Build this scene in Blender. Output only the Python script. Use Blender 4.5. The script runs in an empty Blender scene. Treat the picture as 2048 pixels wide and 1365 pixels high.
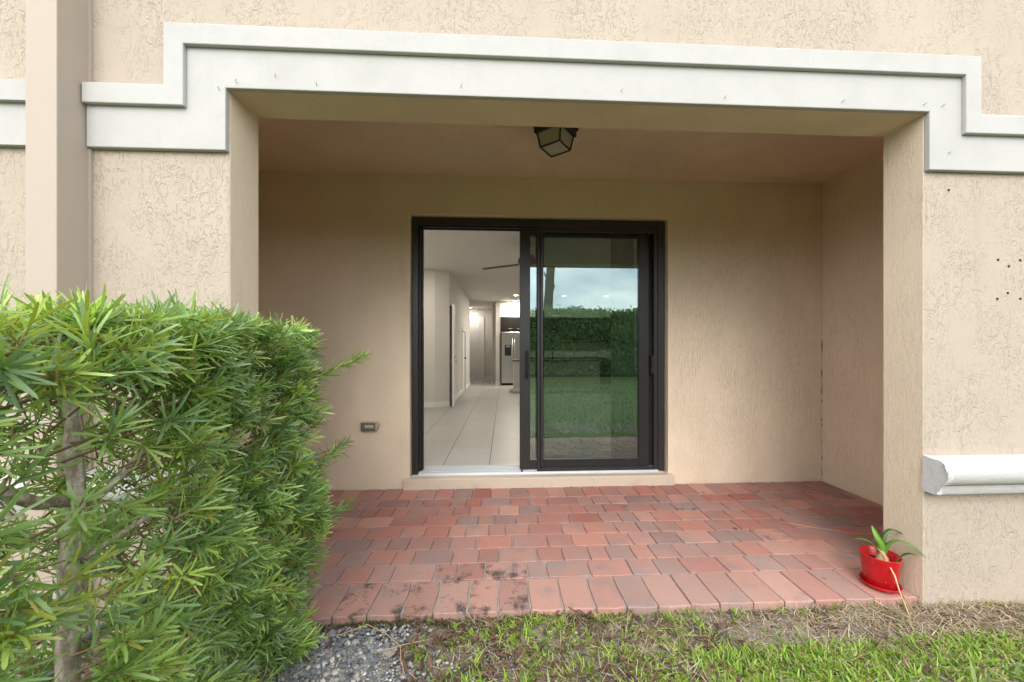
import bpy, bmesh, math, random
import numpy as np
from mathutils import Vector, Matrix

R = math.radians
random.seed(7)
rng = np.random.default_rng(11)
scene = bpy.context.scene
COL = scene.collection

# ------------------------------------------------------------------ camera
CAM_H = 1.25
cam_d = bpy.data.cameras.new("camera")
cam = bpy.data.objects.new("camera", cam_d)
COL.objects.link(cam)
cam.location = (0, 0, CAM_H)
cam.rotation_euler = (R(90), 0, -math.atan(37.6 / 750))
cam_d.sensor_width = 36.0
cam_d.lens = 750 / 2048 * 36.0
cam_d.shift_x = -21.6 / 2048
cam_d.shift_y = 17.5 / 2048
cam_d.clip_start = 0.02
cam_d.clip_end = 2000
scene.camera = cam

# ------------------------------------------------------------------ sky, sun, exposure
SUN_DIR = Vector((-0.10, -0.9, 0.66)).normalized()      # towards the sun
world = bpy.data.worlds.new("World")
scene.world = world
world.use_nodes = True
wn, wl = world.node_tree.nodes, world.node_tree.links
wn.clear()
w_out = wn.new("ShaderNodeOutputWorld")
w_bg = wn.new("ShaderNodeBackground")
w_bg.inputs["Strength"].default_value = 0.14
w_sky = wn.new("ShaderNodeTexSky")
w_sky.sky_type = 'NISHITA'
w_sky.sun_disc = False
w_sky.dust_density = 0.4
w_sky.sun_elevation = math.asin(SUN_DIR.z)
w_sky.sun_rotation = math.atan2(SUN_DIR.x, SUN_DIR.y)
w_tc = wn.new("ShaderNodeTexCoord")
w_map = wn.new("ShaderNodeMapping")
w_map.inputs["Scale"].default_value = (1.0, 1.0, 3.2)
w_noise = wn.new("ShaderNodeTexNoise")
w_noise.inputs["Scale"].default_value = 2.1
w_noise.inputs["Detail"].default_value = 7
w_noise.inputs["Roughness"].default_value = 0.56
w_ramp = wn.new("ShaderNodeValToRGB")
w_ramp.color_ramp.elements[0].position = 0.36
w_ramp.color_ramp.elements[0].color = (0.84, 0.84, 0.84, 1)
w_ramp.color_ramp.elements[1].position = 0.60
w_ramp.color_ramp.elements[1].color = (0.97, 0.97, 0.97, 1)
w_mix = wn.new("ShaderNodeMix")
w_mix.data_type = 'RGBA'
w_cl = wn.new("ShaderNodeValToRGB")                      # thin blue-grey to white cloud, the same everywhere
w_cl.color_ramp.elements[0].position = 0.40
w_cl.color_ramp.elements[0].color = (0.44, 0.52, 0.585, 1)
w_cl.color_ramp.elements[1].position = 0.64
w_cl.color_ramp.elements[1].color = (1.0, 0.965, 0.93, 1)
w_amp = wn.new("ShaderNodeVectorMath"); w_amp.operation = 'SCALE'; w_amp.inputs["Scale"].default_value = 11.0
wl.new(w_noise.outputs["Fac"], w_cl.inputs["Fac"])
wl.new(w_cl.outputs["Color"], w_amp.inputs[0])
wl.new(w_amp.outputs[0], w_mix.inputs[7])
wl.new(w_tc.outputs["Generated"], w_map.inputs["Vector"])
wl.new(w_map.outputs[0], w_noise.inputs["Vector"])
wl.new(w_noise.outputs["Fac"], w_ramp.inputs["Fac"])
wl.new(w_ramp.outputs["Color"], w_mix.inputs[0])
wl.new(w_sky.outputs["Color"], w_mix.inputs[6])
wl.new(w_mix.outputs[2], w_bg.inputs["Color"])
wl.new(w_bg.outputs[0], w_out.inputs["Surface"])

sun_d = bpy.data.lights.new("sun", 'SUN')
sun_d.energy = 1.3
sun_d.angle = R(40)
sun_d.color = (1.0, 0.95, 0.87)
sun = bpy.data.objects.new("sun", sun_d)
COL.objects.link(sun)
sun.rotation_euler = SUN_DIR.to_track_quat('Z', 'Y').to_euler()
sun.location = (4, -6, 12)

vs = scene.view_settings
vs.view_transform = 'Standard'
vs.look = 'None'
vs.exposure = 1.36
vs.gamma = 1.0
vs.use_curve_mapping = False
scene.cycles.max_bounces = 12
scene.cycles.diffuse_bounces = 8
scene.cycles.transparent_max_bounces = 16
scene.cycles.use_denoising = True
scene.cycles.caustics_reflective = False
scene.cycles.caustics_refractive = False


# ------------------------------------------------------------------ helpers
def tag(o, label=None, cat=None, group=None, kind=None):
    if label: o["label"] = label
    if cat: o["category"] = cat
    if group: o["group"] = group
    if kind: o["kind"] = kind
    return o


def adopt(o, parent):
    o.parent = parent
    o.matrix_parent_inverse = Matrix.Translation(-Vector(parent.location))
    if parent.parent is not None:
        o.matrix_parent_inverse = Matrix.Translation(-Vector(parent.location) ) if parent.type == 'EMPTY' else Matrix.Identity(4)
    return o


def empty(name, loc=(0, 0, 0), parent=None):
    o = bpy.data.objects.new(name, None)
    o.empty_display_size = 0.1
    o.location = loc
    COL.objects.link(o)
    if parent is not None:
        adopt(o, parent)
    return o


def link(name, me, mat=None, parent=None, smooth=False):
    o = bpy.data.objects.new(name, me)
    if mat is not None and len(me.materials) == 0:
        me.materials.append(mat)
    if smooth:
        me.polygons.foreach_set("use_smooth", [True] * len(me.polygons))
    COL.objects.link(o)
    if parent is not None:
        # every part mesh is written in world coordinates
        o.parent = parent
        if parent.type == 'EMPTY':
            o.matrix_parent_inverse = Matrix.Translation(-Vector(parent.location))
    return o


class MB:
    """collects shapes of ONE piece into one bmesh"""
    def __init__(self):
        self.bm = bmesh.new()

    def box(self, x0, x1, y0, y1, z0, z1, bevel=0.0, seg=1):
        t = bmesh.new()
        bmesh.ops.create_cube(t, size=1)
        bmesh.ops.scale(t, vec=(x1 - x0, y1 - y0, z1 - z0), verts=t.verts)
        bmesh.ops.translate(t, vec=((x0 + x1) / 2, (y0 + y1) / 2, (z0 + z1) / 2), verts=t.verts)
        if bevel > 0:
            bmesh.ops.bevel(t, geom=list(t.edges), offset=bevel, segments=seg, affect='EDGES', profile=0.6)
        self.take(t)
        return self

    def take(self, t, mtx=None):
        if mtx is not None:
            bmesh.ops.transform(t, matrix=mtx, verts=t.verts)
        me = bpy.data.meshes.new("tmp")
        t.to_mesh(me); t.free()
        self.bm.from_mesh(me)
        bpy.data.meshes.remove(me)

    def prism_xz(self, pts, y0, y1, bevel=0.0):
        t = bmesh.new()
        vs_ = [t.verts.new((x, y0, z)) for x, z in pts]
        f = t.faces.new(vs_)
        r = bmesh.ops.extrude_face_region(t, geom=[f])
        nv = [g for g in r["geom"] if isinstance(g, bmesh.types.BMVert)]
        bmesh.ops.translate(t, vec=(0, y1 - y0, 0), verts=nv)
        bmesh.ops.recalc_face_normals(t, faces=t.faces)
        if bevel > 0:
            bmesh.ops.bevel(t, geom=list(t.edges), offset=bevel, segments=2, affect='EDGES')
        self.take(t)
        return self

    def prism_yz(self, pts, x0, x1):
        t = bmesh.new()
        vs_ = [t.verts.new((x0, y, z)) for y, z in pts]
        f = t.faces.new(vs_)
        r = bmesh.ops.extrude_face_region(t, geom=[f])
        nv = [g for g in r["geom"] if isinstance(g, bmesh.types.BMVert)]
        bmesh.ops.translate(t, vec=(x1 - x0, 0, 0), verts=nv)
        bmesh.ops.recalc_face_normals(t, faces=t.faces)
        self.take(t)
        return self

    def tube(self, pts, radii, n=8, cap=True):
        bm = self.bm
        pts = [Vector(p) for p in pts]
        rings = []
        prev = None
        for i, p in enumerate(pts):
            a = pts[max(i - 1, 0)]; b = pts[min(i + 1, len(pts) - 1)]
            d = (b - a).normalized()
            if prev is None:
                up = Vector((0, 0, 1)) if abs(d.z) < 0.9 else Vector((1, 0, 0))
                s = d.cross(up).normalized()
            else:
                s = (prev - d * prev.dot(d)).normalized()
            prev = s
            t = d.cross(s)
            r = radii[i] if hasattr(radii, "__len__") else radii
            rings.append([bm.verts.new(p + (s * math.cos(k / n * 2 * math.pi) + t * math.sin(k / n * 2 * math.pi)) * r) for k in range(n)])
        for i in range(len(rings) - 1):
            for k in range(n):
                bm.faces.new((rings[i][k], rings[i][(k + 1) % n], rings[i + 1][(k + 1) % n], rings[i + 1][k]))
        if cap:
            try:
                bm.faces.new(rings[0][::-1]); bm.faces.new(rings[-1])
            except ValueError:
                pass
        return self

    def lathe(self, prof, c, n=40):
        bm = self.bm
        rings = []
        for r, z in prof:
            if r < 1e-5:
                rings.append([bm.verts.new((c[0], c[1], c[2] + z))])
            else:
                rings.append([bm.verts.new((c[0] + r * math.cos(k / n * 2 * math.pi), c[1] + r * math.sin(k / n * 2 * math.pi), c[2] + z)) for k in range(n)])
        for a, b in zip(rings, rings[1:]):
            if len(a) == 1 and len(b) == 1: continue
            for k in range(n):
                k2 = (k + 1) % n
                if len(a) == 1: bm.faces.new((a[0], b[k2], b[k]))
                elif len(b) == 1: bm.faces.new((a[k], a[k2], b[0]))
                else: bm.faces.new((a[k], a[k2], b[k2], b[k]))
        return self

    def quad(self, *p):
        self.bm.faces.new([self.bm.verts.new(q) for q in p])
        return self

    def build(self, name, mat, parent=None, smooth=False, normals=True):
        if normals:
            bmesh.ops.recalc_face_normals(self.bm, faces=self.bm.faces)
        me = bpy.data.meshes.new(name)
        self.bm.to_mesh(me); self.bm.free()
        return link(name, me, mat, parent, smooth)


def raw_mesh(name, verts, faces_quad=None, faces_tri=None, col=None):
    me = bpy.data.meshes.new(name)
    nv = len(verts)
    nq = 0 if faces_quad is None else len(faces_quad)
    nt = 0 if faces_tri is None else len(faces_tri)
    me.vertices.add(nv)
    me.vertices.foreach_set("co", np.asarray(verts, dtype=np.float32).ravel())
    loops = []
    if nq: loops.append(np.asarray(faces_quad, dtype=np.int32).ravel())
    if nt: loops.append(np.asarray(faces_tri, dtype=np.int32).ravel())
    loops = np.concatenate(loops)
    me.loops.add(len(loops))
    me.loops.foreach_set("vertex_index", loops)
    me.polygons.add(nq + nt)
    st = np.concatenate([np.arange(nq) * 4, nq * 4 + np.arange(nt) * 3]).astype(np.int32)
    me.polygons.foreach_set("loop_start", st)
    if col is not None:
        at = me.attributes.new("tint", 'FLOAT_COLOR', 'POINT')
        c4 = np.ones((nv, 4), dtype=np.float32); c4[:, :3] = col
        at.data.foreach_set("color", c4.ravel())
    me.update(calc_edges=True)
    me.validate()
    return me


def norm(a):
    return a / np.maximum(np.linalg.norm(a, axis=-1, keepdims=True), 1e-9)


def blade_mesh(name, P, D, N, L, W, B, col, prof=(0.42, 0.92, 1.0, 0.78, 0.0), fold=0.25, ts=(0.0, 0.22, 0.55, 0.90, 1.0)):
    """many leaf blades: P base, D direction, N upper side, L length, W width, B droop"""
    n = len(P)
    D = norm(D); S = norm(np.cross(D, N)); N = np.cross(S, D)
    k = len(prof)
    ts = np.linspace(0, 1, k) if (ts is None or len(ts) != k) else np.asarray(ts)
    L = L[:, None]; W = W[:, None]; B = B[:, None]
    rows = []
    for t, w in zip(ts, prof):
        c = P + D * (t * L) - N * (B * t * t * L)
        if w > 0:
            off = S * (w * W * 0.5)
            lift = N * (fold * w * W * 0.5)
            rows += [c - off + lift, c, c + off + lift]
        else:
            rows += [c]
    V = np.stack(rows, axis=1)             # n, m, 3
    m = V.shape[1]
    q, tr = [], []
    for i in range(k - 2):
        a = i * 3
        q += [(a, a + 1, a + 4, a + 3), (a + 1, a + 2, a + 5, a + 4)]
    a = (k - 2) * 3
    tr += [(a, a + 1, a + 3), (a + 1, a + 2, a + 3)]
    base = (np.arange(n) * m)[:, None, None]
    Q = (np.asarray(q)[None] + base).reshape(-1, 4)
    T = (np.asarray(tr)[None] + base).reshape(-1, 3)
    C = np.repeat(col, m, axis=0)
    me = raw_mesh(name, V.reshape(-1, 3), Q, T, C)
    me.polygons.foreach_set("use_smooth", np.ones(len(me.polygons), dtype=bool))
    return me


# ------------------------------------------------------------------ materials
class NT:
    def __init__(self, name):
        self.m = bpy.data.materials.new(name)
        self.m.use_nodes = True
        self.t = self.m.node_tree
        self.t.nodes.clear()
        self.out = self.t.nodes.new("ShaderNodeOutputMaterial")

    def n(self, typ, **kw):
        nd = self.t.nodes.new(typ)
        for k, v in kw.items():
            if k.startswith("_"):
                setattr(nd, k[1:], v)
            else:
                key = k.replace("__", " ")
                key = int(key[1:]) if key[0] == "i" and key[1:].isdigit() else key
                sock = nd.inputs[key]
                if isinstance(v, bpy.types.NodeSocket): self.t.links.new(v, sock)
                else: sock.default_value = v
        return nd

    def obj(self, scale=(1, 1, 1), rot=(0, 0, 0)):
        tc = self.n("ShaderNodeTexCoord")
        mp = self.n("ShaderNodeMapping", Vector=tc.outputs["Object"], Scale=scale, Rotation=rot)
        return mp.outputs[0]

    def noise(self, vec, scale, detail=3, rough=0.5, dist=0.0):
        return self.n("ShaderNodeTexNoise", Vector=vec, Scale=scale, Detail=detail, Roughness=rough, Distortion=dist).outputs["Fac"]

    def math(self, op, a, b=0.0, c=0.0, clamp=False):
        nd = self.n("ShaderNodeMath", _operation=op, _use_clamp=clamp)
        for i, v in enumerate((a, b, c)):
            if isinstance(v, bpy.types.NodeSocket): self.t.links.new(v, nd.inputs[i])
            else: nd.inputs[i].default_value = v
        return nd.outputs[0]

    def ramp(self, fac, stops):
        nd = self.n("ShaderNodeValToRGB", Fac=fac)
        el = nd.color_ramp.elements
        while len(el) < len(stops): el.new(0.5)
        for e, (p, c) in zip(el, stops):
            e.position = p
            e.color = (c, c, c, 1) if not hasattr(c, "__len__") else (*c, 1)
        return nd.outputs["Color"]

    def mix(self, fac, a, b, blend='MIX'):
        nd = self.n("ShaderNodeMix", _data_type='RGBA', _blend_type=blend)
        for i, v in ((0, fac), (6, a), (7, b)):
            if isinstance(v, bpy.types.NodeSocket): self.t.links.new(v, nd.inputs[i])
            elif i == 0: nd.inputs[0].default_value = v
            else: nd.inputs[i].default_value = (*v, 1)
        return nd.outputs[2]

    def bump(self, h, dist=0.002, strength=0.6, normal=None):
        nd = self.n("ShaderNodeBump", Height=h, Distance=dist, Strength=strength)
        if normal is not None: self.t.links.new(normal, nd.inputs["Normal"])
        return nd.outputs[0]

    def done(self, color, rough=0.7, normal=None, metal=0.0, spec=0.5, **kw):
        b = self.n("ShaderNodeBsdfPrincipled", Roughness=rough, Metallic=metal)
        b.inputs["Specular IOR Level"].default_value = spec
        if isinstance(color, bpy.types.NodeSocket): self.t.links.new(color, b.inputs["Base Color"])
        else: b.inputs["Base Color"].default_value = (*color, 1)
        if normal is not None: self.t.links.new(normal, b.inputs["Normal"])
        for k, v in kw.items(): b.inputs[k.replace("__", " ")].default_value = v
        self.t.links.new(b.outputs[0], self.out.inputs["Surface"])
        self.bsdf = b
        return self.m


def mat_stucco(name, col, zs, scale, groove, patch_lo, patch_hi, fine=0.2, dist=0.004, strength=0.8):
    t = NT(name)
    v = t.obj((1, 1, zs))
    v0 = t.obj()
    big = t.noise(v0, 2.3, 3, 0.5)
    n1 = t.noise(v, scale, 2.0, 0.5, 0.7)
    n2 = t.noise(v, scale * 2.1, 1.5, 0.5, 1.0)
    patch = t.ramp(t.noise(t.obj((1, 1, 0.6)), 5.0, 3, 0.6), [(patch_lo, 0.0), (patch_hi, 1.0)])
    brk = t.ramp(t.noise(v0, scale * 1.25, 2, 0.6), [(0.46, 0.0), (0.54, 1.0)])
    g1 = t.ramp(t.math('ABSOLUTE', t.math('SUBTRACT', n1, 0.5)), [(0.0, 1.0), (0.010, 0.75), (0.034, 0.0)])
    g2 = t.ramp(t.math('ABSOLUTE', t.math('SUBTRACT', n2, 0.46)), [(0.0, 1.0), (0.012, 0.7), (0.032, 0.0)])
    dots = t.ramp(t.noise(t.obj((1, 1, 0.6)), scale * 3.2, 1.5, 0.5, 0.6), [(0.62, 0.0), (0.69, 1.0)])
    worm = t.math('MULTIPLY', g1, brk)
    dash = t.math('MULTIPLY', t.math('MULTIPLY', g2, 0.8), t.ramp(t.noise(v0, scale * 2.2, 1, 0.5), [(0.47, 0.0), (0.54, 1.0)]))
    cut = t.math('MAXIMUM', worm, t.math('MAXIMUM', dash, t.math('MULTIPLY', dots, 0.55)))
    cut = t.math('MULTIPLY', cut, t.math('MULTIPLY_ADD', patch, 0.88, 0.12))
    fn = t.noise(v0, 170, 2, 0.6)
    md = t.noise(v, 7, 2, 0.5)
    lip = t.math('MULTIPLY', t.ramp(n1, [(0.47, 0.0), (0.51, 1.0)]), patch)
    h = t.math('MULTIPLY', cut, -groove)
    h = t.math('MULTIPLY_ADD', lip, 0.42, h)
    h = t.math('MULTIPLY_ADD', fn, fine, h)
    h = t.math('MULTIPLY_ADD', md, 0.6, h)
    nrm = t.bump(h, dist, strength)
    c = t.mix(t.ramp(big, [(0.35, 0.0), (0.7, 1.0)]), tuple(k * 0.96 for k in col), tuple(min(1, k * 1.03) for k in col))
    grime = t.ramp(t.noise(t.obj((6, 6, 0.5)), 2.2, 4, 0.6), [(0.62, 0.0), (0.85, 0.22)])
    c = t.mix(grime, c, (col[0] * 0.62, col[1] * 0.55, col[2] * 0.45))
    grit = t.ramp(t.noise(v0, 95, 3, 0.7), [(0.72, 0.0), (0.80, 0.35)])
    c = t.mix(grit, c, (col[0] * 0.55, col[1] * 0.47, col[2] * 0.38))
    return t.done(c, 0.85, nrm, spec=0.25)


STUCCO_RGB = (0.42, 0.35, 0.288)
M = {}
M["facade"] = mat_stucco("stucco_facade", STUCCO_RGB, 0.34, 26, 1.0, 0.34, 0.58, 0.26, 0.0046, 0.72)
M["alcove"] = mat_stucco("stucco_recess_lightened", (0.70, 0.58, 0.45), 0.16, 62, 0.9, 0.30, 0.55, 0.16, 0.0032, 0.7)  # same beige as the facade, base colour lifted to offset the recess shade
M["smooth_beige"] = None

t = NT("smooth_painted_metal")
gn = t.noise(t.obj((1, 1, 0.3)), 14, 4, 0.6)
M["smooth_beige"] = t.done(t.mix(gn, (0.375, 0.31, 0.262), (0.41, 0.34, 0.287)), 0.6, t.bump(t.noise(t.obj(), 60, 2), 0.0006, 0.3), spec=0.35)

t = NT("white_trim")
v = t.obj()
gr = t.ramp(t.noise(v, 5, 5, 0.65), [(0.42, 0.0), (0.72, 0.55)])
sp = t.ramp(t.noise(v, 150, 2, 0.6), [(0.68, 0.0), (0.75, 0.5)])
c = t.mix(gr, (0.435, 0.422, 0.412), (0.365, 0.355, 0.345))
c = t.mix(sp, c, (0.40, 0.39, 0.36))
c = t.mix(t.ramp(t.noise(t.obj((9, 9, 0.7)), 3.0, 4, 0.65), [(0.58, 0.0), (0.82, 0.4)]), c, (0.36, 0.345, 0.32))
M["white"] = t.done(c, 0.75, t.bump(t.math('ADD', t.noise(v, 130, 3, 0.6), t.math('MULTIPLY', t.noise(v, 18, 2), 1.5)), 0.0016, 0.55), spec=0.3)

t = NT("rough_white_ledge")
v = t.obj((0.35, 1, 1))
c = t.mix(t.ramp(t.noise(v, 22, 5, 0.7), [(0.56, 0.0), (0.76, 0.7)]), (0.45, 0.44, 0.435), (0.30, 0.30, 0.30))
M["ledge"] = t.done(c, 0.8, t.bump(t.noise(v, 60, 5, 0.7), 0.005, 0.7), spec=0.25)

t = NT("grey_mortar")
v = t.obj()
M["mortar"] = t.done(t.mix(t.noise(v, 30, 4, 0.6), (0.46, 0.46, 0.47), (0.62, 0.62, 0.63)), 0.9, t.bump(t.noise(v, 90, 4, 0.7), 0.006, 0.8), spec=0.2)

t = NT("painted_sill")
v = t.obj()
c = t.mix(t.ramp(t.noise(v, 9, 5, 0.65), [(0.5, 0.0), (0.75, 0.6)]), (0.52, 0.43, 0.35), (0.35, 0.315, 0.27))
M["sill"] = t.done(c, 0.8, t.bump(t.noise(v, 70, 4, 0.6), 0.002, 0.5), spec=0.3)

t = NT("bronze_frame")
c = t.mix(t.noise(t.obj((1, 1, 0.05)), 90, 2), (0.017, 0.016, 0.018), (0.026, 0.025, 0.027))
M["bronze"] = t.done(c, 0.36, t.bump(t.noise(t.obj((1, 1, 0.03)), 160, 2), 0.0004, 0.25), spec=0.6)

t = NT("black_metal"); M["black"] = t.done(t.mix(t.noise(t.obj(), 60, 2), (0.008, 0.008, 0.009), (0.018, 0.018, 0.02)), 0.45, spec=0.4)
t = NT("aluminium_track"); M["alu"] = t.done(t.mix(t.noise(t.obj((0.1, 1, 1)), 60, 3), (0.66, 0.68, 0.70), (0.78, 0.80, 0.83)), 0.42, metal=0.6)


def mat_glass(name, tint, base, ior=1.5):
    t = NT(name)
    fr = t.n("ShaderNodeFresnel", IOR=ior).outputs[0]
    fac = t.math('ADD', t.math('MULTIPLY', fr, 1.2), base, clamp=True)
    wob = t.bump(t.noise(t.obj(), 3.0, 1), 0.0004, 0.25)
    g = t.n("ShaderNodeBsdfGlossy", Roughness=0.0, Color=(0.80, 0.96, 1.0, 1), Normal=wob)
    tr = t.n("ShaderNodeBsdfTransparent", Color=(*tint, 1))
    mx = t.n("ShaderNodeMixShader", Fac=fac, i1=tr.outputs[0], i2=g.outputs[0])
    t.t.links.new(mx.outputs[0], t.out.inputs["Surface"])
    return t.m


M["glass"] = mat_glass("green_tinted_glass", (0.58, 0.66, 0.61), 0.19)
M["glass_in"] = mat_glass("inner_pane_glass", (0.86, 0.92, 0.88), 0.02)

t = NT("insect_screen")
tr = t.n("ShaderNodeBsdfTransparent")
df = t.n("ShaderNodeBsdfDiffuse", Color=(0.03, 0.03, 0.03, 1))
wv = t.n("ShaderNodeTexWave", Vector=t.obj(), Scale=160.0, Distortion=0.0)
fc = t.math('MULTIPLY_ADD', wv.outputs["Fac"], 0.08, 0.08)
mx = t.n("ShaderNodeMixShader", Fac=fc, i1=tr.outputs[0], i2=df.outputs[0])
t.t.links.new(mx.outputs[0], t.out.inputs["Surface"])
M["screen"] = t.m

t = NT("clay_paver")
oi = t.n("ShaderNodeObjectInfo")
v = t.obj()
ofs = t.n("ShaderNodeVectorMath", _operation='MULTIPLY_ADD')
cmb = t.n("ShaderNodeCombineXYZ", X=oi.outputs["Random"], Y=oi.outputs["Random"], Z=oi.outputs["Random"])
geo = t.n("ShaderNodeNewGeometry")
t.t.links.new(cmb.outputs[0], ofs.inputs[0]); ofs.inputs[1].default_value = (37, 51, 13)
t.t.links.new(geo.outputs["Position"], ofs.inputs[2])
pv = ofs.outputs[0]
blot = t.ramp(t.noise(pv, 5.5, 3, 0.6), [(0.52, 0.0), (0.70, 0.75)])
c = t.mix(blot, oi.outputs["Color"], (0.24, 0.185, 0.185))
warm = t.ramp(t.noise(pv, 9, 3, 0.6), [(0.55, 0.0), (0.75, 0.5)])
c = t.mix(warm, c, (0.40, 0.185, 0.115))
spk = t.ramp(t.noise(geo.outputs["Position"], 260, 2, 0.6), [(0.60, 0.0), (0.74, 0.45)])
c = t.mix(spk, c, (0.60, 0.50, 0.45))
c = t.mix(t.ramp(t.noise(geo.outputs["Position"], 190, 3, 0.7), [(0.60, 0.0), (0.72, 0.5)]), c, (0.13, 0.075, 0.06))
# pale dust that the traffic of feet and rain leaves, and black mould with its own shape
dust = t.ramp(t.noise(geo.outputs["Position"], 2.6, 4, 0.6), [(0.45, 0.0), (0.78, 0.30)])
c = t.mix(dust, c, (0.40, 0.31, 0.275))
mold = t.math('MULTIPLY', t.ramp(t.noise(geo.outputs["Position"], 7.5, 5, 0.75), [(0.51, 0.0), (0.63, 0.85)]), t.ramp(oi.outputs["Alpha"], [(0.45, 1.0), (0.6, 0.0)]))
c = t.mix(mold, c, (0.045, 0.043, 0.04))
hgt = t.math('ADD', t.noise(pv, 160, 3, 0.65), t.math('MULTIPLY', t.noise(pv, 22, 3), 1.6))
M["paver"] = t.done(c, 0.8, t.bump(hgt, 0.0016, 0.6), spec=0.3)

t = NT("joint_sand")
v = t.obj()
M["sand"] = t.done(t.mix(t.noise(v, 40, 5, 0.7), (0.24, 0.215, 0.19), (0.50, 0.46, 0.41)), 0.95, t.bump(t.noise(v, 220, 3, 0.7), 0.003, 0.8), spec=0.1)

t = NT("soil_ground")
v = t.obj()
c = t.mix(t.ramp(t.noise(v, 3.4, 5, 0.65), [(0.40, 0.0), (0.62, 1.0)]), (0.085, 0.062, 0.048), (0.27, 0.235, 0.20))
c = t.mix(t.ramp(t.noise(v, 70, 4, 0.7), [(0.5, 0.0), (0.7, 0.8)]), c, (0.36, 0.33, 0.29))
lawn = t.n("ShaderNodeSeparateXYZ", Vector=v)
far = t.ramp(t.math('MULTIPLY_ADD', lawn.outputs[1], -0.5, t.math('MULTIPLY_ADD', t.noise(v, 6, 3), 0.6, 0.25)), [(0.0, 0.0), (0.35, 1.0)])
green = t.mix(t.noise(v, 25, 4, 0.7), (0.085, 0.115, 0.045), (0.15, 0.19, 0.075))
c = t.mix(far, c, green)
M["soil"] = t.done(c, 0.95, t.bump(t.noise(v, 90, 5, 0.7), 0.012, 0.9), spec=0.15)


def mat_leaf(name, rough=0.42, trans=0.25, spec=0.5, bump=0.0):
    t = NT(name)
    at = t.n("ShaderNodeAttribute", _attribute_name="tint")
    nz = t.noise(t.obj(), 35, 2)
    c = t.mix(t.math('MULTIPLY', nz, 0.5), at.outputs["Color"], t.mix(1.0, at.outputs["Color"], (0.7, 0.82, 0.6), 'MULTIPLY'))
    b = t.n("ShaderNodeBsdfPrincipled", Roughness=rough)
    t.t.links.new(c, b.inputs["Base Color"])
    b.inputs["Specular IOR Level"].default_value = spec
    tl = t.n("ShaderNodeBsdfTranslucent")
    t.t.links.new(t.mix(1.0, c, (1.25, 1.35, 0.6), 'MULTIPLY'), tl.inputs["Color"])
    mx = t.n("ShaderNodeMixShader", Fac=trans, i1=b.outputs[0], i2=tl.outputs[0])
    t.t.links.new(mx.outputs[0], t.out.inputs["Surface"])
    return t.m


M["leaf"] = mat_leaf("podocarpus_leaf", 0.34, 0.38, 0.7)
M["grass"] = mat_leaf("grass_blade", 0.5, 0.3, 0.4)
M["straw"] = mat_leaf("dry_straw", 0.8, 0.1, 0.2)
M["hedge_leaf"] = mat_leaf("hedge_leaf", 0.45, 0.2, 0.4)
M["lily"] = mat_leaf("bulb_plant_leaf", 0.35, 0.2, 0.5)

t = NT("grey_bark")
v = t.obj((1, 1, 0.35))
c = t.mix(t.ramp(t.noise(v, 60, 5, 0.7), [(0.4, 0.0), (0.65, 1.0)]), (0.24, 0.19, 0.15), (0.56, 0.49, 0.43))
c = t.mix(t.ramp(t.noise(t.obj(), 45, 3, 0.6), [(0.6, 0.0), (0.7, 0.7)]), c, (0.60, 0.57, 0.53))
M["bark"] = t.done(c, 0.9, t.bump(t.noise(v, 90, 5, 0.7), 0.004, 0.9), spec=0.15)
t = NT("twig_bark"); M["twig"] = t.done(t.mix(t.noise(t.obj(), 90, 3), (0.14, 0.085, 0.05), (0.30, 0.21, 0.14)), 0.85, spec=0.2)

t = NT("red_glaze")
v = t.obj()
sp = t.ramp(t.noise(v, 75, 2, 0.6), [(0.70, 0.0), (0.76, 0.7)])
c = t.mix(t.noise(v, 18, 3), (0.40, 0.006, 0.010), (0.47, 0.010, 0.014))
c = t.mix(sp, c, (0.55, 0.33, 0.28))
M["red"] = t.done(c, t.ramp(t.noise(v, 25, 3), [(0.3, 0.16), (0.7, 0.34)]), spec=0.5)
t = NT("potting_soil"); M["potsoil"] = t.done(t.mix(t.noise(t.obj(), 120, 4, 0.7), (0.015, 0.010, 0.008), (0.10, 0.07, 0.05)), 0.95, t.bump(t.noise(t.obj(), 160, 4, 0.7), 0.01, 1.0), spec=0.1)
t = NT("bulb_skin"); M["bulb"] = t.done(t.mix(t.noise(t.obj((1, 1, 4)), 40, 4, 0.6), (0.22, 0.13, 0.06), (0.48, 0.34, 0.18)), 0.7, spec=0.3)
t = NT("dead_stalk"); M["stalk"] = t.done(t.mix(t.noise(t.obj(), 60, 4, 0.6), (0.50, 0.27, 0.14), (0.66, 0.44, 0.26)), 0.7, spec=0.3)


def mat_stone(name, a, b):
    t = NT(name)
    oi = t.n("ShaderNodeObjectInfo")
    at = t.n("ShaderNodeAttribute", _attribute_name="tint")
    c = t.mix(t.noise(t.obj(), 90, 4, 0.6), a, b)
    c = t.mix(1.0, c, at.outputs["Color"], 'MULTIPLY')
    return t.done(c, 0.8, t.bump(t.noise(t.obj(), 140, 4, 0.6), 0.003, 0.7), spec=0.3)


M["stone"] = mat_stone("stone_chip", (0.75, 0.75, 0.75), (1.1, 1.1, 1.1))
t = NT("mulch_bark")
at = t.n("ShaderNodeAttribute", _attribute_name="tint")
M["mulch"] = t.done(t.mix(t.noise(t.obj((8, 1, 1)), 80, 4, 0.6), at.outputs["Color"], (0.10, 0.06, 0.045)), 0.9, spec=0.15)

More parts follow.
